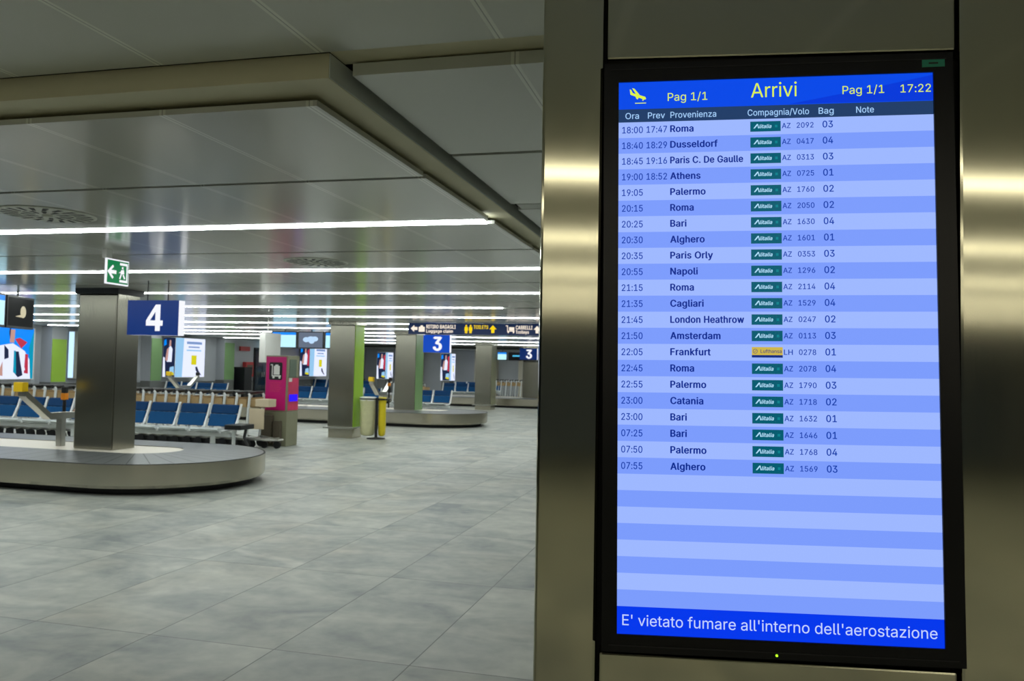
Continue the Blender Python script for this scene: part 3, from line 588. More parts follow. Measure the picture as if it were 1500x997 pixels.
# a darker wedge in the header background
sub('header_graphic', lambda b: b.quad([(.03, TY / 2, .4588), (W2, TY / 2, .4588), (W2, TY / 2, .505), (.19, TY / 2, .487)], 'scr_header2'))
def hdr(b):
    text(b, 'Pag 1/1', -.1902, -.1176, .4713, .0150, 'scr_yellow', I4, 0, y=TY)
    text(b, 'Arrivi', -.0385, .0434, .4730, .0268, 'scr_yellow', I4, 0, y=TY)
    text(b, 'Pag 1/1', .1242, .1969, .4742, .0150, 'scr_yellow', I4, 0, y=TY)
    text(b, '17:22', .2252, .2775, .4740, .0145, 'scr_yellow', I4, 0, y=TY)
sub('header_text', hdr)
def plane(b):
    s = lambda pts: [(-.2612 + u * .0310, TY, .4985 - w * .0300) for u, w in pts]
    b.quad(s([(0.02, .10), (.10, .12), (.20, .34), (.95, .60), (1.0, .74), (.90, .78), (.06, .44)]), 'scr_yellow')
    b.quad(s([(.16, .02), (.30, .06), (.62, .47), (.40, .42)]), 'scr_yellow')
    b.quad(s([(.36, .56), (.56, .62), (.50, .76), (.42, .70)]), 'scr_yellow')
    b.quad(s([(.78, .70), (.88, .74), (.82, .86), (.78, .84)]), 'scr_yellow')
    b.quad(s([(.34, .97), (1.0, .97), (1.0, 1.02), (.34, 1.02)]), 'scr_yellow')
sub('landing_plane_symbol', plane)
def cols(b):
    for s, a, c in (('Ora', -.2686, -.2433), ('Prev', -.2268, -.1953), ('Provenienza', -.1852, -.1016), ('Compagnia/Volo', -.0448, .0648), ('Bag', .0817, .1082), ('Note', .1476, .1786)):
        text(b, s, a, c, .4388, .0115, 'scr_pale', I4, .006, y=TY)
sub('column_headings', cols)
rows = [('18:00', '17:47', 'Roma', '2092', '03'), ('18:40', '18:29', 'Dusseldorf', '0417', '04'), ('18:45', '19:16', 'Paris C. De Gaulle', '0313', '03'),
        ('19:00', '18:52', 'Athens', '0725', '01'), ('19:05', '', 'Palermo', '1760', '02'), ('20:15', '', 'Roma', '2050', '02'), ('20:25', '', 'Bari', '1630', '04'),
        ('20:30', '', 'Alghero', '1601', '01'), ('20:35', '', 'Paris Orly', '0353', '03'), ('20:55', '', 'Napoli', '1296', '02'), ('21:15', '', 'Roma', '2114', '04'),
        ('21:35', '', 'Cagliari', '1529', '04'), ('21:45', '', 'London Heathrow', '0247', '02'), ('21:50', '', 'Amsterdam', '0113', '03'), ('22:05', '', 'Frankfurt', '0278', '01'),
        ('22:45', '', 'Roma', '2078', '04'), ('22:55', '', 'Palermo', '1790', '03'), ('23:00', '', 'Catania', '1718', '02'), ('23:00', '', 'Bari', '1632', '01'),
        ('07:25', '', 'Bari', '1646', '01'), ('07:50', '', 'Palermo', '1768', '04'), ('07:55', '', 'Alghero', '1569', '03')]
wref = .0430 / (max(v.x for v in text_geo('Roma', .03)[0]) - min(v.x for v in text_geo('Roma', .03)[0]))
for i, (t1, t2, city, num, bag) in enumerate(rows):
    base = zcb - (i + 1) * rh + .0093
    def row(b):
        text(b, t1, -.2745, -.2360, base - .0005, .0122, 'scr_text', I4, .012, y=TY)
        if t2: text(b, t2, -.2293, -.1915, base - .0003, .0122, 'scr_text', I4, .012, y=TY)
        g = text_geo(city, .03)[0]; w = (max(v.x for v in g) - min(v.x for v in g)) * wref
        if city.startswith('Paris C') or city.startswith('London'): w = .1325
        text(b, city, -.1858, -.1858 + w, base, .0124, 'scr_bold', I4, .03, y=TY)
        text(b, 'LH' if city == 'Frankfurt' else 'AZ', .0163, .0318, base + .0018, .0094, 'scr_text', I4, .012, y=TY)
        text(b, num, .0425, .0725, base + .0018, .0098, 'scr_text', I4, .012, y=TY)
        text(b, bag, .0883, .1066, base + .0012, .0122, 'scr_text', I4, .015, y=TY)
    sub('flight_row', row)
    def logo(b):
        x0, x1, z0, z1 = -.0402, .0142, base - .0035, base + .0155
        q = lambda a, c, d, e, m, yy: b.quad([(a, yy, d), (c, yy, d), (c, yy, e), (a, yy, e)], m)
        if city == 'Frankfurt':
            q(x0, x1, z0 + .0045, z1, 'logo_yellow', TY); q(x0, x1, z0, z0 + .0045, 'logo_navy', TY)
            n = 16; cx, cz = x0 + .006, z1 - .0075
            for k in range(n):
                a, c = 2 * math.pi * k / n, 2 * math.pi * (k + 1) / n
                b.quad([(cx + .0034 * math.cos(a), TY * 1.6, cz + .0034 * math.sin(a)), (cx + .0034 * math.cos(c), TY * 1.6, cz + .0034 * math.sin(c)),
                        (cx + .0042 * math.cos(c), TY * 1.6, cz + .0042 * math.sin(c)), (cx + .0042 * math.cos(a), TY * 1.6, cz + .0042 * math.sin(a))], 'logo_navy')
            b.quad([(cx - .0022, TY * 1.6, cz - .0012), (cx - .0016, TY * 1.6, cz - .0016), (cx + .0024, TY * 1.6, cz + .001), (cx + .0020, TY * 1.6, cz + .0016)], 'logo_navy')
            text(b, 'Lufthansa', x0 + .0155, x1 - .002, z1 - .0105, .0062, 'logo_navy', I4, .01, y=TY * 1.6)
        else:
            q(x0, x1, z0, z1, 'logo_green', TY)
            s = lambda pts: [(x0 + u, TY * 1.6, z0 + w) for u, w in pts]
            b.quad(s([(.0055, .0060), (.0080, .0060), (.0138, .0128), (.0128, .0142), (.0118, .0142)]), 'logo_white')
            b.quad(s([(.0128, .0142), (.0138, .0142), (.0158, .0060), (.0138, .0060)]), 'logo_white')
            text(b, 'litalia', x0 + .0160, x0 + .0380, z0 + .0062, .0068, 'logo_white', I4, .02, .25, y=TY * 1.6)
            q(x0 + .0440, x0 + .0485, z0 + .0070, z0 + .0118, 'logo_green2', TY * 1.6)
    sub('airline_logo', logo)
sub('footer_text', lambda b: text(b, "E' vietato fumare all'interno dell'aerostazione", -.2715, .2695, -.4935, .0190, 'scr_foottext', I4, 0, y=TY))

# ------------------------------------------------------------------ steel columns
def column(x0, x1, y0, y1, zbase, side, label, ledge=None, ztop=Z(0.845)):
    root = thing('steel_column', label, 'column', ((x0 + x1) / 2, (y0 + y1) / 2, zbase))
    w, d = (x1 - x0) / 2, (y1 - y0) / 2; h = ztop - zbase
    z0 = 0.0
    if ledge is not None:
        MB().box((-w + .02, -d + .02, 0), (w - .02, d - .02, ledge), 'steel_skirt').build('plinth', root)
        MB().box((-w - .07, -d - .07, ledge), (w + .02, d + .05, ledge + .035), 'steel_light').build('base_ledge', root, bevel=.008)
        z0 = ledge + .035
    MB().box((-w, -d, z0), (w - .012, d, h), 'steel').build('shaft', root, bevel=.02)
    MB().box((w - .012, -d + .012, z0), (w, d - .012, h), side).build('side_face', root, bevel=.004)
    MB().box((-w - .03, -d - .03, h), (w + .03, d + .03, h + .075), 'dark' if 'nearest' in label else 'steel').build('top_collar', root)
    return root
ZT = 0.37
column(-8.18, -7.575, 9.0, 9.43, ZT + .012, 'steel', 'brushed steel column rising from the nearest baggage carousel')
column(-8.10, -7.505, 16.0, 16.48, 0, 'lime', 'steel column with painted lime green side reflection and floor ledge beside the hanging waste bags', .20)
column(-8.47, -7.865, 20.55, 21.12, ZT + .012, 'green', 'steel column with painted soft green side reflection on the carousel under the first blue 3 sign')
column(-8.83, -8.195, 29.2, 29.87, 0, 'khaki', 'steel column with floor ledge, just left of the far screens by the big pillar', .16)
column(-7.75, -7.0, 32.25, 32.95, ZT + .02, 'khaki', 'farthest steel column under the blue 3 sign at the pillar edge')
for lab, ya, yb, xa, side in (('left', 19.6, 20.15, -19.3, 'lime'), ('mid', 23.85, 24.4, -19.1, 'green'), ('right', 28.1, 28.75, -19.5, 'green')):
    names = {'left': 'grey wall pilaster with painted lime side reflection just left of the near steel column', 'mid': 'grey wall pilaster with painted green side reflection below the blue 4 sign',
             'right': 'grey wall pilaster with painted green side reflection right of the white lit poster'}
    root = thing('wall_pilaster', names[lab], 'pilaster', (-18.9, (ya + yb) / 2, 0))
    hy = (yb - ya) / 2
    MB().box((-.15, -hy, 0), (.225, hy, 2.46), 'wall').box((-.16, -hy - .005, 0), (.235, hy + .005, .85), 'wall_low').build('shaft', root)
    MB().box((.225, -hy + .01, .86), (.245, hy - .01, 2.10 if lab == 'left' else 2.3), side).build('side_face', root)  # green stands for a wall reflected in this face, put into its colour

# ------------------------------------------------------------------ baggage carousels
def racetrack(cx0, cx1, cy, r, n=28):
    p = []
    for i in range(n + 1):
        a = -math.pi / 2 + math.pi * i / n; p.append((cx1 + r * math.cos(a), cy + r * math.sin(a)))
    for i in range(n + 1):
        a = math.pi / 2 + math.pi * i / n; p.append((cx0 + r * math.cos(a), cy + r * math.sin(a)))
    return p
def carousel(x0, x1, cy, label):
    root = thing('baggage_carousel', label, 'baggage carousel', (x1, cy, 0))
    L0 = x0 - x1
    def wall(mb, ra, za, rb, zb_, m, off=0):
        A = racetrack(L0, 0, 0, ra); B = racetrack(L0, off, 0, rb); n = len(A)
        mb.add([(p[0], p[1], za) for p in A] + [(p[0], p[1], zb_) for p in B], [(i, (i + 1) % n, n + (i + 1) % n, n + i) for i in range(n)], m)
    mb = MB(); wall(mb, 1.31, .085, 1.335, .12, 'steel_skirt'); wall(mb, 1.335, .12, 1.335, ZT - .012, 'steel_skirt'); wall(mb, 1.335, ZT - .012, 1.325, ZT - .004, 'rubber'); wall(mb, 1.31, .085, 1.1, .085, 'dark')
    mb.build('skirt', root, smooth=True)
    mb = MB(); wall(mb, 1.16, 0, 1.16, .09, 'dark'); mb.build('plinth', root, smooth=True)
    mb = MB(); wall(mb, 1.325, ZT - .012, 1.31, ZT - .006, 'rubber'); wall(mb, 1.31, ZT - .006, 0.452, ZT + .02, 'belt', -.18); mb.build('belt', root, smooth=True)
    # overlapping belt plates show as thin lines
    A = racetrack(L0, 0, 0, 1.30, 16); B = racetrack(L0, -.18, 0, .48, 16); mb = MB()
    segs = list(zip(A, B))[:17]
    for i, (a, b) in enumerate(segs):
        t = .006; dx, dy = b[1] - a[1], a[0] - b[0]; l = math.hypot(dx, dy); dx, dy = dx / l * t, dy / l * t
        mb.quad([(a[0] - dx, a[1] - dy, ZT - .004), (a[0] + dx, a[1] + dy, ZT - .004), (b[0] + dx, b[1] + dy, ZT + .0215), (b[0] - dx, b[1] - dy, ZT + .0215)], 'belt_joint')
    for s in (-1, 1):
        x = -.28
        while x > L0:
            mb.quad([(x - .006, s * 1.30, ZT - .004), (x + .006, s * 1.30, ZT - .004), (x + .006, s * .48, ZT + .0215), (x - .006, s * .48, ZT + .0215)], 'belt_joint'); x -= .28
    mb.build('belt_joints', root, fixn=False)
    mb = MB(); A = racetrack(L0, -.18, 0, .46)
    mb.prism(A, .1, ZT + .012, 'z', 'cream'); mb.build('island', root)
    return root
carousel(-17.5, -7.05, 9.22, 'nearest baggage carousel with the first steel column on it')
carousel(-17.5, -7.35, 20.95, 'second baggage carousel behind the hanging waste bags')
carousel(-15.0, -6.3, 32.6, 'farthest baggage carousel, beyond the ledged column beside the pillar edge')

def v_guide(x, y, label):
    root = thing('v_shaped_guide', label, 'guide frame', (x, y, ZT + .012), 0, 'V shaped steel guides on the carousels')
    MB().box((-.043, -.043, 0), (.043, .043, .37), 'steel_light').build('post', root, bevel=.006)
    mb = MB(); pr = [(-.66, .68), (-.24, .365), (.24, .365), (.66, .68)]
    up = [(a, b + .085) for a, b in pr]
    poly = pr + up[::-1]
    for i in range(3):
        q = [pr[i], pr[i + 1], up[i + 1], up[i]]
        mb.prism(q, -.06, .06, 'x', 'steel_light')
    mb.build('v_rail', root)
    MB().box((-.05, -.745, .74), (.09, -.655, .86), 'yellow').build('yellow_tag', root, bevel=.005)
    MB().box((-.04, .61, .75), (.04, .70, .84), 'black').build('end_cap', root, bevel=.005)
v_guide(-8.56, 9.2, 'V shaped steel guide with yellow tag on the nearest carousel')
v_guide(-15.25, 20.95, 'V shaped steel guide before the white lit poster, left of the kiosk')
v_guide(-9.02, 20.95, 'V shaped steel guide behind the hanging waste bags')
v_guide(-9.4, 32.6, 'V shaped steel guide far off below the first blue 3 sign')
def stop_post(x, y, label):
    root = thing('emergency_stop_post', label, 'post', (x, y, ZT + .012), 0, 'black and orange stop posts on the carousels')
    MB().tube([(0, 0, 0), (0, 0, .62)], .022, 'black').build('pole', root)
    MB().box((-.035, -.035, .60), (.035, .035, .69), 'orange').build('orange_button_box', root, bevel=.006)
    MB().box((-.032, -.032, .69), (.032, .032, .78), 'black').build('cap', root, bevel=.01)
stop_post(-8.80, 9.5, 'thin black post with orange band on the nearest carousel')
stop_post(-8.95, 21.35, 'thin black post with orange band on the second carousel')

# ------------------------------------------------------------------ seats
def bench(n, xr, y, label, end_table=False, rz=0.0, group='blue seat benches in the hall'):
    root = thing('waiting_bench', label, 'bench seating', (xr, y, 0), rz, group)
    p = .605
    for i in range(n):
        a, b = -(i + 1) * p, -i * p
        # reclined back, headrest band above
        def lean(z): return .30 + (z - .42) * .34
        def slab(z0, z1, m, th=.05, ins=.045):
            return MB().prism([(lean(z0), z0), (lean(z0) + th, z0), (lean(z1) + th, z1), (lean(z1), z1)], a + ins, b - ins, 'x', m)
        bk = slab(.45, .66, 'blue_seat').build('backrest', root, bevel=.015)
        slab(.663, .82, 'blue_head', .06).build('headrest', bk, bevel=.02)
        st = MB().prism([(-.14, .40), (.34, .385), (.34, .425), (-.14, .455), (-.17, .435)], a + .045, b - .045, 'x', 'grey_seat').build('seat', root, bevel=.008)
    for i in range(n + 1):
        x = -i * p
        MB().tube([(x, -.14, .40), (x, .22, .41), (x, .30, .45), (x, .40, .66), (x, .455, .835)], .022, 'white_frame', 8).build('side_frame', root, smooth=True)
    MB().box((-n * p - .05, .06, .30), (.05, .16, .375), 'white_frame').build('beam', root, bevel=.01)
    for i in ([0.5, n - 0.5] if n > 1 else [.5]):
        x = -i * p
        MB().box((x - .035, .08, .03), (x + .035, .14, .30), 'white_frame').box((x - .05, -.2, 0), (x + .05, .42, .03), 'white_frame').build('leg', root, bevel=.006)
    if end_table:
        MB().box((.06, -.12, .44), (.36, .30, .52), 'black').build('end_table', root, bevel=.01)
        mb = MB().tube([(.10, .1, .40), (.10, .1, .02)], .03, 'white_frame', 8).tube([(.33, .1, .46), (.30, .1, .30), (.42, .1, .05)], .025, 'black', 8); mb.build('table_leg', root)
    return root
bench(4, -7.98, 12.1, 'blue seat bench with small black end table, right of the near steel column', True)
bench(6, -10.9, 12.22, 'blue seat bench left of the near steel column, behind the yellow tag', False)
bench(3, -8.05, 23.75, 'blue seat bench behind the second carousel, under the first blue 3 sign')
bench(6, -10.4, 23.75, 'blue seat bench behind the second carousel, between pink kiosk and lime column')
bench(4, -10.0, 35.6, 'blue seat bench behind the farthest carousel, right of the soft green column')
bench(6, -15.9, 35.6, 'upper row of blue seats seen just right of the pink kiosk')
bench(4, -10.6, 39.2, 'farthest blue seat bench, above the one right of the soft green column')
bench(4, -16.2, 24.2, 'blue seats at the left wall below the white lit poster')

# ------------------------------------------------------------------ luggage trolleys
def make_trolley(loc, label, group):
    root = thing('luggage_trolley', label, 'luggage trolley', loc, 0, group)
    mb = MB()
    for s in (-1, 1):
        mb.tube([(-.06, s * .23, .20), (.30, s * .17, .16), (.52, s * .10, .16)], .018, 'steel_light', 8)
    mb.tube([(.52, -.10, .16), (.52, .10, .16)], .018, 'steel_light', 8)
    for x in (.1, .25, .4): mb.tube([(x, -.2 + x * .08, .18), (x, .2 - x * .08, .18)], .012, 'steel_light', 6)
    mb.build('base_frame', root)
    for s in (-1, 1):
        MB().tube([(-.04, s * .22, .20), (-.01, s * .23, .62), (.02, s * .235, .96), (-.02, s * .235, 1.0)], .024, 'white_frame', 8).build('upright', root)
    MB().tube([(-.02, -.27, 1.005), (-.02, .27, 1.005)], .028, 'black', 8).tube([(-.09, -.2, .975), (-.09, .2, .975)], .016, 'black', 6).build('handle', root)
    mb = MB()
    mb.box((.02, -.20, .74), (.20, .20, .755), 'tan').box((.02, -.20, .755), (.035, .20, .92), 'tan').box((.185, -.20, .755), (.20, .20, .88), 'tan').box((.02, -.21, .755), (.20, -.195, .89), 'tan').box((.02, .195, .755), (.20, .21, .89), 'tan')
    mb.build('basket', root, bevel=.004)
    for x, s, r in ((-.02, -1, .085), (-.02, 1, .085), (.46, 0, .07)):
        T = Matrix.Translation((x, s * .24, r)) @ Matrix.Rotation(math.pi / 2, 4, 'X')
        MB().lathe([(r * .6, -.018), (r, -.014), (r, .014), (r * .6, .018)], 'rubber', 16, T).build('wheel', root, smooth=True)
    return root
Y0 = 13.46
g0 = 'luggage trolleys nested behind the front blue benches'
proto = make_trolley((-8.26, Y0, 0), 'last trolley of the long nested row, at its right end by the pink kiosk', 'end trolleys')
mb = MB().box((.03, -.255, .36), (.33, -.242, .73), 'creampanel'); mb.build('advert_board', proto, bevel=.004)
mb = MB().box((.14, -.25, .76), (.42, .0, .90), 'creampanel'); mb.build('front_basket', proto, bevel=.01)
second = make_trolley((-8.52, Y0, 0), 'luggage trolley nested in the long row behind the front blue benches', g0)
for i in range(2, 30):
    dup(second, (-8.27 - .248 * i, Y0 + random.uniform(-.01, .01), 0))
for i in range(5):
    dup(second, (-9.35 - .22 * i, 25.0, 0), 0, 'luggage trolley nested in the row behind the second carousel', 'trolleys behind the second carousel')
for i in range(8):
    dup(second, (-8.7 - .24 * i, 37.2, 0), 0, 'luggage trolley in the far row, left of the steel column under the pillar-edge 3 sign', 'trolleys behind the third carousel')

# ------------------------------------------------------------------ trolley kiosk
K = thing('trolley_kiosk', 'magenta trolley dispenser kiosk with cart symbol at the end of the trolley row', 'kiosk', (-8.085, 14.07, 0))
MB().box((-.235, -.21, 0), (.235, .21, .64), 'kiosk_steel').build('lower_body', K, bevel=.01)
mb = MB().box((-.22, -.34, .05), (-.02, -.212, .58), 'kiosk_dark').box((0, -.30, .02), (.15, -.212, .48), 'kiosk_dark'); mb.build('coin_unit', K, bevel=.012)
MB().box((-.235, -.21, .64), (.235, .21, 1.70), 'kiosk_steel').build('upper_body', K, bevel=.012)
fp = MB().box((-.22, -.218, .67), (.20, -.209, 1.675), 'magenta').build('front_panel', K)
ic = MB()
r = .025; pts = []
for cx, cz, a0 in ((.12 - r, 1.24 + r, -90), (.12 - r, 1.57 - r, 0), (-.15 + r, 1.57 - r, 90), (-.15 + r, 1.24 + r, 180)):
    for k in range(5):
        a = math.radians(a0 + k * 22.5); pts.append((cx + r * math.cos(a), cz + r * math.sin(a)))
ic.prism(pts, -.223, -.218, 'y', 'black'); ic.build('symbol_plate', fp)
cb = MB(); q = lambda a, c, d, e: cb.box((a * 1.15 - .003, -.226, 1.24 + (d - 1.30) * 1.17), (c * 1.15 - .003, -.223, 1.24 + (e - 1.30) * 1.17), 'white')
q(-.105, -.07, 1.535, 1.55); q(-.08, -.065, 1.36, 1.55); q(-.08, .085, 1.355, 1.375); q(-.045, .06, 1.385, 1.525); q(-.02, .035, 1.525, 1.545); q(-.065, -.03, 1.325, 1.357); q(.045, .08, 1.325, 1.357)
cb.build('cart_symbol', fp)
tl = MB()
for k in range(6): tl.box((-.13, -.2205, 1.185 - k * .032), (.11 - (k % 3) * .02, -.218, 1.195 - k * .032), 'pink')
tl.build('printed_lines', fp)
sp = MB().box((.234, -.19, .67), (.242, .19, 1.28), 'pink').build('side_panel', K)
MB().box((.234, -.16, 1.30), (.244, .09, 1.63), 'kiosk_screen').build('window', K)
MB().box((.242, -.15, .84), (.249, .15, .97), 'kiosk_blue').build('blue_display', K)
MB().box((.242, -.18, 1.21), (.246, -.07, 1.28), 'white').build('white_label', K)

# ------------------------------------------------------------------ waste bag stand
B = thing('waste_bag_stand', 'black waste stand with a milky bag and a yellow bag beside the lime sided column', 'waste stand', (-7.06, 16.2, 0))
MB().lathe([(.20, 0), (.19, .02), (.04, .035), (.025, .05)], 'black', 28).build('base', B, smooth=True)
MB().tube([(0, 0, .04), (0, 0, .87)], .03, 'black', 12).build('pole', B)
def hoop(cx, cy, r): return [(cx + r * math.cos(t * math.pi / 12), cy + r * math.sin(t * math.pi / 12), .84) for t in range(25)]
MB().tube(hoop(-.22, .04, .17), .014, 'black', 8).tube(hoop(.13, .10, .13), .02, 'black', 8).build('hoops', B)
def bag(cx, cy, r, m, name, hem):
    n = 28; v = []; f = []; prof = [(.98, .875), (1.03, .86), (1.04, .80), (.97, .70), (1.0, .5), (.97, .3), (.93, .15), (.82, .08), (.5, .055)]
    for j, (s, z) in enumerate(prof):
        for k in range(n):
            a = 2 * math.pi * k / n; w = 1 + .035 * math.sin(5 * a + j) * (1 if j > 1 else .2) + .02 * math.sin(11 * a + 2 * j) * (j > 1)
            v.append((cx + r * s * w * math.cos(a), cy + r * s * w * math.sin(a), z))
    for j in range(len(prof) - 1):
        for k in range(n): f.append((j * n + k, j * n + (k + 1) % n, (j + 1) * n + (k + 1) % n, (j + 1) * n + k))
    f.append(tuple((len(prof) - 1) * n + k for k in range(n)))
    o = MB().add(v, f, m).build(name, B, smooth=True)
    MB().lathe([(r * 1.0, .80), (r * 1.06, .805), (r * 1.06, .875), (r * .98, .88)], hem, 28, Matrix.Translation((cx, cy, 0))).build('bag_hem', o, smooth=True)
bag(-.22, .04, .165, 'clear_bag', 'milky_bag', 'white')
bag(.085, .10, .082, 'yellow_bag', 'yellow_bag', 'yellow_bag')

# ------------------------------------------------------------------ hanging signs
def number_sign(ch, x0, y, w, z0, h, label, face='navy'):
    root = thing('number_sign', label, 'sign', (x0 + w / 2, y, z0), 0, 'blue carousel number signs')
    bx = MB().box((-w / 2, -.045, 0), (w / 2, .045, h), 'sign_white').build('sign_box', root)
    MB().box((-w / 2 - .001, -.052, -.001), (w / 2 - .012, -.045, h + .001), face).box((-w / 2 - .001, .045, -.001), (w / 2 - .012, .052, h + .001), face).build('face_panel', root)
    mb = MB(); T = Matrix.Identity(4); cw = h * .56
    if ch == '4':
        u = lambda pts: [(-cw / 2 + .02 + a * cw, -.0535, h * .12 + b * h * .76) for a, b in pts]
        mb.add(u([(0, .20), (1, .20), (1, .40), (0, .40), (.55, 0), (.84, 0), (.84, 1), (.55, 1), (.24, .40), (.55, .73)]),
               [(0, 1, 2, 3), (4, 5, 6, 7), (3, 8, 9, 7)], 'sign_white')
    else:
        text(mb, ch, -cw / 2 + .02, cw / 2 + .02, h * .12, h * .76, 'sign_white', T, .042, y=-.0535)
    mb.build('numeral', root, fixn=False)
    for s in (-.16, .20):
        MB().tube([(w * s * 1.1, 0, h), (w * s * 1.1, 0, zc - z0 + .01)], .006, 'dark', 6).build('hanging_rod', root)
number_sign('4', -6.675, 8.15, .69, Z(.285), .40, 'hanging blue sign with white number 4, right of the near column')
number_sign('3', -7.15, 19.2, .70, Z(.35), .43, 'hanging blue sign with white number 3 below the long direction sign', 'blue_sign')
number_sign('3', -7.52, 30.8, .70, Z(.35), .43, 'small far blue sign with white number 3 at the pillar edge')

DS = thing('direction_sign', 'long dark blue hanging direction sign with white and yellow lettering', 'sign', (-4.92, 16.3, Z(.677)))
L_ = 1.49
MB().box((-L_, -.05, 0), (L_, .05, .235), 'navy_dark').build('sign_box', DS, bevel=.004)
for s in (-1.2, 0, 1.2): MB().tube([(s, 0, .235), (s, 0, zc - Z(.677) + .01)], .008, 'dark', 6).build('hanging_rod', DS)
def arrow(mb, cx, cz, s, ang, m, y):
    pts = [(0, .5), (.46, 0), (.2, 0), (.2, -.45), (-.2, -.45), (-.2, 0), (-.46, 0)]
    c, sn = math.cos(ang), math.sin(ang)
    mb.add([(cx + s * (a * c - b * sn), y, cz + s * (a * sn + b * c)) for a, b in pts], [(0, 6, 1), (2, 5, 4, 3), (6, 5, 2, 1)], m)
mb = MB(); yy = -.0515
arrow(mb, -1.36, .118, .16, math.pi / 2, 'sign_cream', yy)
mb.quad([(-1.26, yy, .05), (-1.125, yy, .05), (-1.125, yy, .155), (-1.26, yy, .155)], 'sign_cream'); mb.quad([(-1.225, yy, .155), (-1.16, yy, .155), (-1.17, yy, .185), (-1.215, yy, .185)], 'sign_cream')
text(mb, 'RITIRO BAGAGLI', -1.09, -.44, .122, .076, 'sign_cream', I4, .03, y=yy)
text(mb, 'Luggage claim', -1.09, -.50, .036, .064, 'sign_cream', I4, .03, y=yy)
arrow(mb, 1.30, .118, .16, 0, 'sign_cream', yy)
text(mb, 'CARRELLI', .85, 1.20, .122, .076, 'sign_cream', I4, .03, y=yy)
text(mb, 'Trolleys', .85, 1.13, .036, .064, 'sign_cream', I4, .03, y=yy)
for a, b, c, d in ((.50, .185, .545, .20), (.53, .08, .545, .20), (.53, .075, .69, .09), (.57, .095, .68, .165), (.54, .045, .57, .075), (.65, .045, .68, .075)):
    a += .14; c += .14
    mb.quad([(a, yy, b), (c, yy, b), (c, yy, d), (a, yy, d)], 'sign_cream')
mb.build('white_lettering', DS, fixn=False)
mb = MB()
for cx in (-.21, -.115):
    n = 12
    mb.quad([(cx + .02 * math.cos(2 * math.pi * k / n), yy, .185 + .02 * math.sin(2 * math.pi * k / n)) for k in range(n)], 'sign_yellow')
    mb.quad([(cx - .04, yy, .085), (cx + .04, yy, .085), (cx + .035, yy, .162), (cx - .035, yy, .162)], 'sign_yellow')
    for s in (-1, 1): mb.quad([(cx + s * .014 - .012, yy, .03), (cx + s * .014 + .012, yy, .03), (cx + s * .014 + .012, yy, .085), (cx + s * .014 - .012, yy, .085)], 'sign_yellow')
text(mb, 'TOILETS', -.05, .265, .125, .072, 'sign_yellow', I4, .03, y=yy)
arrow(mb, .365, .118, .17, 0, 'sign_yellow', yy)
mb.build('yellow_lettering', DS, fixn=False)

EX = thing('exit_sign', 'small green emergency exit sign hanging above the near steel column', 'exit sign', (-5.0, 5.90, Z(.63)))
MB().box((.004, -.135, 0), (.022, .135, .215), 'sign_white').build('sign_box', EX, bevel=.004)
MB().box((.0225, -.124, .012), (.0245, .124, .203), 'exit_green').build('green_face', EX)
mb = MB(); X = .0255
def fq(pts, m='sign_white'): mb.quad([(X, a, b) for a, b in pts], m)
fq([(-.125, .105), (-.065, .045), (-.05, .06), (-.08, .09), (-.02, .09), (-.02, .12), (-.08, .12), (-.05, .15), (-.065, .165)])
fq([(.02, .025), (.115, .025), (.115, .045), (.02, .045)]); fq([(.02, .17), (.115, .17), (.115, .19), (.02, .19)]); fq([(.10, .045), (.115, .045), (.115, .17), (.10, .17)])
fq([(.045, .14), (.062, .14), (.062, .158), (.045, .158)]); fq([(.03, .09), (.075, .10), (.07, .135), (.035, .13)]); fq([(.02, .105), (.035, .105), (.035, .12), (.005, .10)])
fq([(.03, .09), (.045, .09), (.03, .05), (.015, .055)]); fq([(.055, .09), (.07, .095), (.09, .06), (.075, .055)])
mb.build('running_figure_and_arrow', EX, fixn=False)
MB().box((-.02, -.14, .215), (.02, -.07, zc - Z(.63) + .001), 'white').build('mounting_bracket', EX)

HB = thing('hanging_sign', 'white hanging sign seen edge on above the pink kiosk', 'sign', (-8.92, 15.0, Z(0.0)))
MB().box((-.065, -.3, 0), (.065, .3, .60), 'white').build('sign_box', HB, bevel=.006)
MB().tube([(0, -.1, .60), (0, -.1, zc - Z(0) + .005)], .012, 'white', 8).build('hanging_rod', HB)

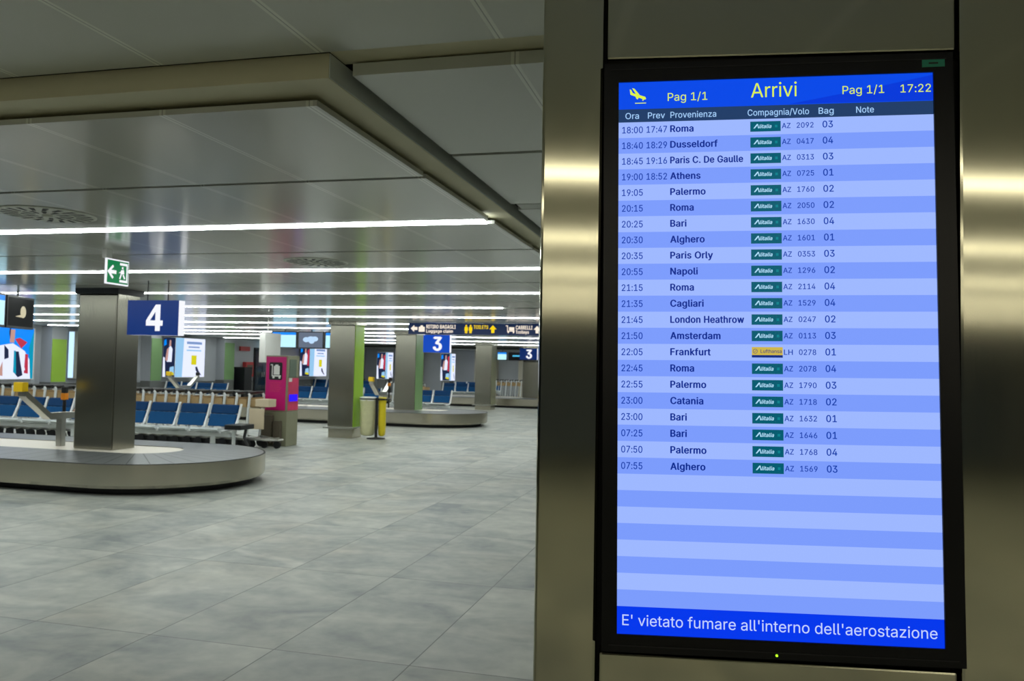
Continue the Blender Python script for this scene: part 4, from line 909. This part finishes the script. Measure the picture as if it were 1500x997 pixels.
# ------------------------------------------------------------------ hanging monitors
def monitor(x, y, z, w, h, rz, label, style):
    root = thing('hanging_monitor', label, 'monitor', (x, y, z), rz, None)
    MB().box((-w / 2, 0, 0), (w / 2, .09, h), 'black').build('casing', root, bevel=.006)
    s = MB(); a, b, c, d = -w / 2 + .03, w / 2 - .03, .03, h - .03
    Q = lambda x0, x1, z0, z1, m, yv=-.002: s.quad([(x0, yv, z0), (x1, yv, z0), (x1, yv, z1), (x0, yv, z1)], m)
    if style == 'list':
        Q(a, b, c, d - .07, 'mon_white'); Q(a, b, d - .07, d, 'mon_blue')
    elif style == 'cloud':
        Q(a, b, c, d, 'mon_grey')
        for cx, cz, r in ((-.13, .24, .085), (0, .25, .10), (.12, .26, .085), (.03, .19, .07)):
            s.quad([(cx + r * 1.15 * math.cos(t * math.pi / 9), -.004, cz + r * .8 * math.sin(t * math.pi / 9)) for t in range(18)], 'mon_plane')
    elif style == 'emblem':
        Q(a, b, c, d, 'screen_off')
        r = .085
        s.quad([(.06 + r * math.cos(t * math.pi / 9), -.004, h * .52 + r * math.sin(t * math.pi / 9)) for t in range(18)], 'mon_logo')
        s.quad([(-.17, -.004, h * .36), (.06, -.004, h * .34), (.06, -.004, h * .45), (-.02, -.004, h * .42)], 'mon_logo')
    else:
        Q(a, b, c, d, 'screen_off'); Q(-w * .28, w * .28, h * .45, h * .62, 'mon_cyan', -.004)
    s.build('display', root, fixn=False)
    MB().tube([(0, .05, h), (0, .05, zc - z + .005)], .015, 'dark', 8).build('hanging_rod', root)
ra = math.radians(111)
mx, my = -9.62, 9.52
dx, dy = math.cos(ra), math.sin(ra)
monitor(mx, my, Z(.40), .80, .455, ra, 'dark hanging monitor with round cream emblem at the left edge of the photo', 'emblem')
monitor(mx - dx * .84, my - dy * .84, Z(.40), .80, .46, ra, 'bright hanging monitor cut off by the left edge of the photo', 'list')
monitor(-11.42, 19.9, Z(.40), .76, .46, 0, 'bright hanging monitor with blue header above the pink kiosk', 'list')
monitor(-10.63, 19.9, Z(.40), .76, .46, 0, 'grey hanging monitor showing a pale cloud, left of the lime sided column', 'cloud')
monitor(-9.84, 19.9, Z(.40), .76, .46, 0, 'bright hanging monitor half hidden behind the lime sided column', 'list')
monitor(-8.45, 31.6, Z(.31), .42, .35, 0, 'bright far monitor left of the dark one with a cyan bar', 'list')
monitor(-7.78, 31.6, Z(.31), .84, .35, 0, 'dark far monitor with cyan bar near the pillar', 'bar')

# ------------------------------------------------------------------ lit posters and the far wall
LB = thing('lit_poster', 'lit poster with white robed figures and blue sky at the left edge of the photo', 'poster', (-19.0, 18.2, .93))
MB().box((-.02, -1.2, 0), (.08, 1.05, 1.45), 'white').build('frame', LB)
mb = MB(); X = .082
def fq(pts, m): 
    global X
    X += .0006; mb.quad([(X, a, b) for a, b in pts], m)
fq([(-1.18, .02), (1.0, .02), (1.0, 1.43), (-1.18, 1.43)], 'ad_sky')
fq([(-1.18, .02), (.95, .02), (.95, .45), (.70, .80), (.30, 1.0), (-.3, .9), (-1.18, .95)], 'ad_white')
fq([(.20, 1.02), (.34, 1.02), (.36, 1.38), (.18, 1.38)], 'ad_skin'); fq([(.16, 1.30), (.20, 1.10), (.22, 1.42), (.18, 1.43)], 'ad_dark')
fq([(.02, .95), (.16, .82), (.18, .60), (.04, .55)], 'ad_dark'); fq([(.36, 1.12), (.52, 1.16), (.78, 1.04), (.58, .86)], 'ad_red')
fq([(.38, .78), (.50, .78), (.66, .12), (.50, .06), (.36, .2)], 'ad_dark'); fq([(.34, .80), (.40, .80), (.44, .15), (.34, .2)], 'ad_teal')
fq([(.72, .72), (.82, .70), (.84, .16), (.70, .18)], 'ad_red'); fq([(.52, .78), (.58, .76), (.74, .26), (.64, .26)], 'ad_white')
fq([(.84, .9), (1.0, 1.40), (1.0, .02), (.92, .02)], 'ad_teal'); fq([(-.5, .1), (-.35, .9), (-.2, .95), (-.3, .1)], 'ad_pale'); fq([(-.18, .12), (-.02, .5), (.0, .1)], 'ad_skin')
mb.build('printed_panel', LB, fixn=False)
NB = thing('light_box', 'narrow lit white panel between lime pilaster and near steel column', 'light box', (-18.72, 20.6, .95))
MB().box((-.28, 0, 0), (-.08, .5, 1.42), 'beigewall').box((-.08, .0, 0), (.05, .5, 1.42), 'beigewall').build('cabinet', NB)
MB().box((-.28, -.012, .02), (-.10, 0, 1.40), 'lamp_edge').build('lit_face', NB)
def corner_box(y, label, big=False, L=1.7, x=-18.5, dz=0):
    root = thing('lit_poster', label, 'poster', (x, y, .96 + dz))
    MB().box((-.50, 0, 0), (-.004, L, 1.42), 'white').build('frame', root)
    if dz: MB().box((-.46, .05, -(.96 + dz)), (-.04, L - .05, 0), 'wall_low').build('plinth', root)
    mb = MB(); e = [0.0]
    def fy(pts, m): e[0] += .0008; mb.quad([(a, -e[0], b) for a, b in pts], m)
    fy([(-.49, .02), (-.01, .02), (-.01, 1.40), (-.49, 1.40)], 'ad_dark'); fy([(-.49, .02), (-.38, .02), (-.42, .7), (-.49, .72)], 'ad_white')
    fy([(-.34, .55), (-.14, .55), (-.12, 1.0), (-.2, 1.12), (-.32, 1.0)], 'ad_white'); fy([(-.40, .6), (-.30, .58), (-.26, 1.05), (-.34, 1.0)], 'ad_skin')
    fy([(-.26, 1.10), (-.18, 1.10), (-.18, 1.30), (-.24, 1.32)], 'ad_skin'); fy([(-.47, 1.1), (-.36, 1.15), (-.38, 1.35), (-.46, 1.3)], 'ad_sky')
    fy([(-.22, .15), (-.02, .1), (-.04, .4), (-.2, .36)], 'ad_pale'); fy([(-.22, .12), (-.04, .08), (-.04, .18), (-.2, .2)], 'ad_yellow')
    if big: fy([(-.12, .5), (-.02, .5), (-.02, 1.3), (-.12, 1.2)], 'ad_red')
    mb.build('figure_panel', root, fixn=False)
    mb = MB(); e[0] = 0
    def fx(pts, m): e[0] += .0008; mb.quad([(e[0], a, b) for a, b in pts], m)
    fx([(.01, .02), (L - .01, .02), (L - .01, 1.40), (.01, 1.40)], 'ad_white'); fx([(.01, .02), (L * .235, .02), (L * .27, 1.40), (.01, 1.40)], 'ad_pale')
    k_ = L / 1.7
    _fx = fx
    fx = lambda pts, m: _fx([(a * k_, b) for a, b in pts], m)
    fx([(.62, 1.20), (1.50, 1.20), (1.50, 1.29), (.62, 1.29)], 'ad_grey'); fx([(.72, 1.07), (1.36, 1.07), (1.36, 1.12), (.72, 1.12)], 'ad_grey'); fx([(.62, .95), (1.46, .95), (1.46, 1.0), (.62, 1.0)], 'ad_pale')
    fx([(.90, .46), (1.20, .46), (1.20, .80), (.90, .80)], 'ad_yellow')
    fx([(1.14, .38), (1.24, .40), (1.36, .22), (1.52, .08), (1.40, .10), (1.18, .24)], 'ad_dark')
    mb.build('white_panel', root, fixn=False)
corner_box(24.9, 'white lit poster with yellow rectangle, below and right of the 4 sign')
corner_box(34.6, 'lit poster with figures behind the hanging grey monitor, right of the kiosk', True)
corner_box(40.0, 'lit poster above the yellow tag behind the waste bags', True, 1.0, -17.0, -.12)
corner_box(40.0, 'lit red and white poster below the first blue 3 sign', True, .9, -13.46, -.12)

BP = thing('waste_cabinet', 'black cabinet standing at the far wall left of the red hose box', 'cabinet', (-18.6, 29.3, 0))
MB().box((-.22, -.25, 0), (.22, .25, .10), 'dark').build('plinth', BP)
MB().box((-.24, -.27, .10), (.24, .27, 1.30), 'black').build('body', BP, bevel=.01)
MB().box((-.25, -.28, 1.30), (.25, .28, 1.36), 'dark').build('lid', BP, bevel=.01)
RC = thing('fire_hose_box', 'red fire hose box on the far wall left of the dark door', 'fire equipment', (-19.0, 30.2, .95))
MB().box((-.03, -.28, 0), (.14, .28, .62), 'red').build('box', RC, bevel=.01)
MB().box((.14, -.2, .12), (.15, .2, .5), 'kiosk_dark').build('window', RC)
MB().tube([(.16, -.30, -.22), (.16, -.30, .02)], .07, 'red', 12).build('extinguisher', RC)
RS = thing('red_wall_sign', 'red notice above the fire hose box', 'sign', (-19.0, 30.0, 2.02))
MB().box((-.03, -.35, 0), (.03, .35, .18), 'red').build('panel', RS)
PLm = thing('wall_lamp', 'small round cyan lamp above the dark far door', 'lamp', (-18.85, 31.3, 2.22))
MB().lathe([(.04, 0), (.11, .05), (.12, .12), (.06, .2)], 'mon_cyan', 16).build('globe', PLm, smooth=True)
MB().box((-.16, -.03, .06), (-.08, .03, .12), 'dark').build('bracket', PLm)
# beige blocks of the far wall
for i, (xa, xb) in enumerate(((-16.6, -15.6), (-12.6, -11.4), (-10.2, -9.4))):
    o = MB().box((xa, YF - .5, 0), (xb, YF - .02, 2.47), 'beigewall').build('trim_%d' % (i + 2)); struct(o)
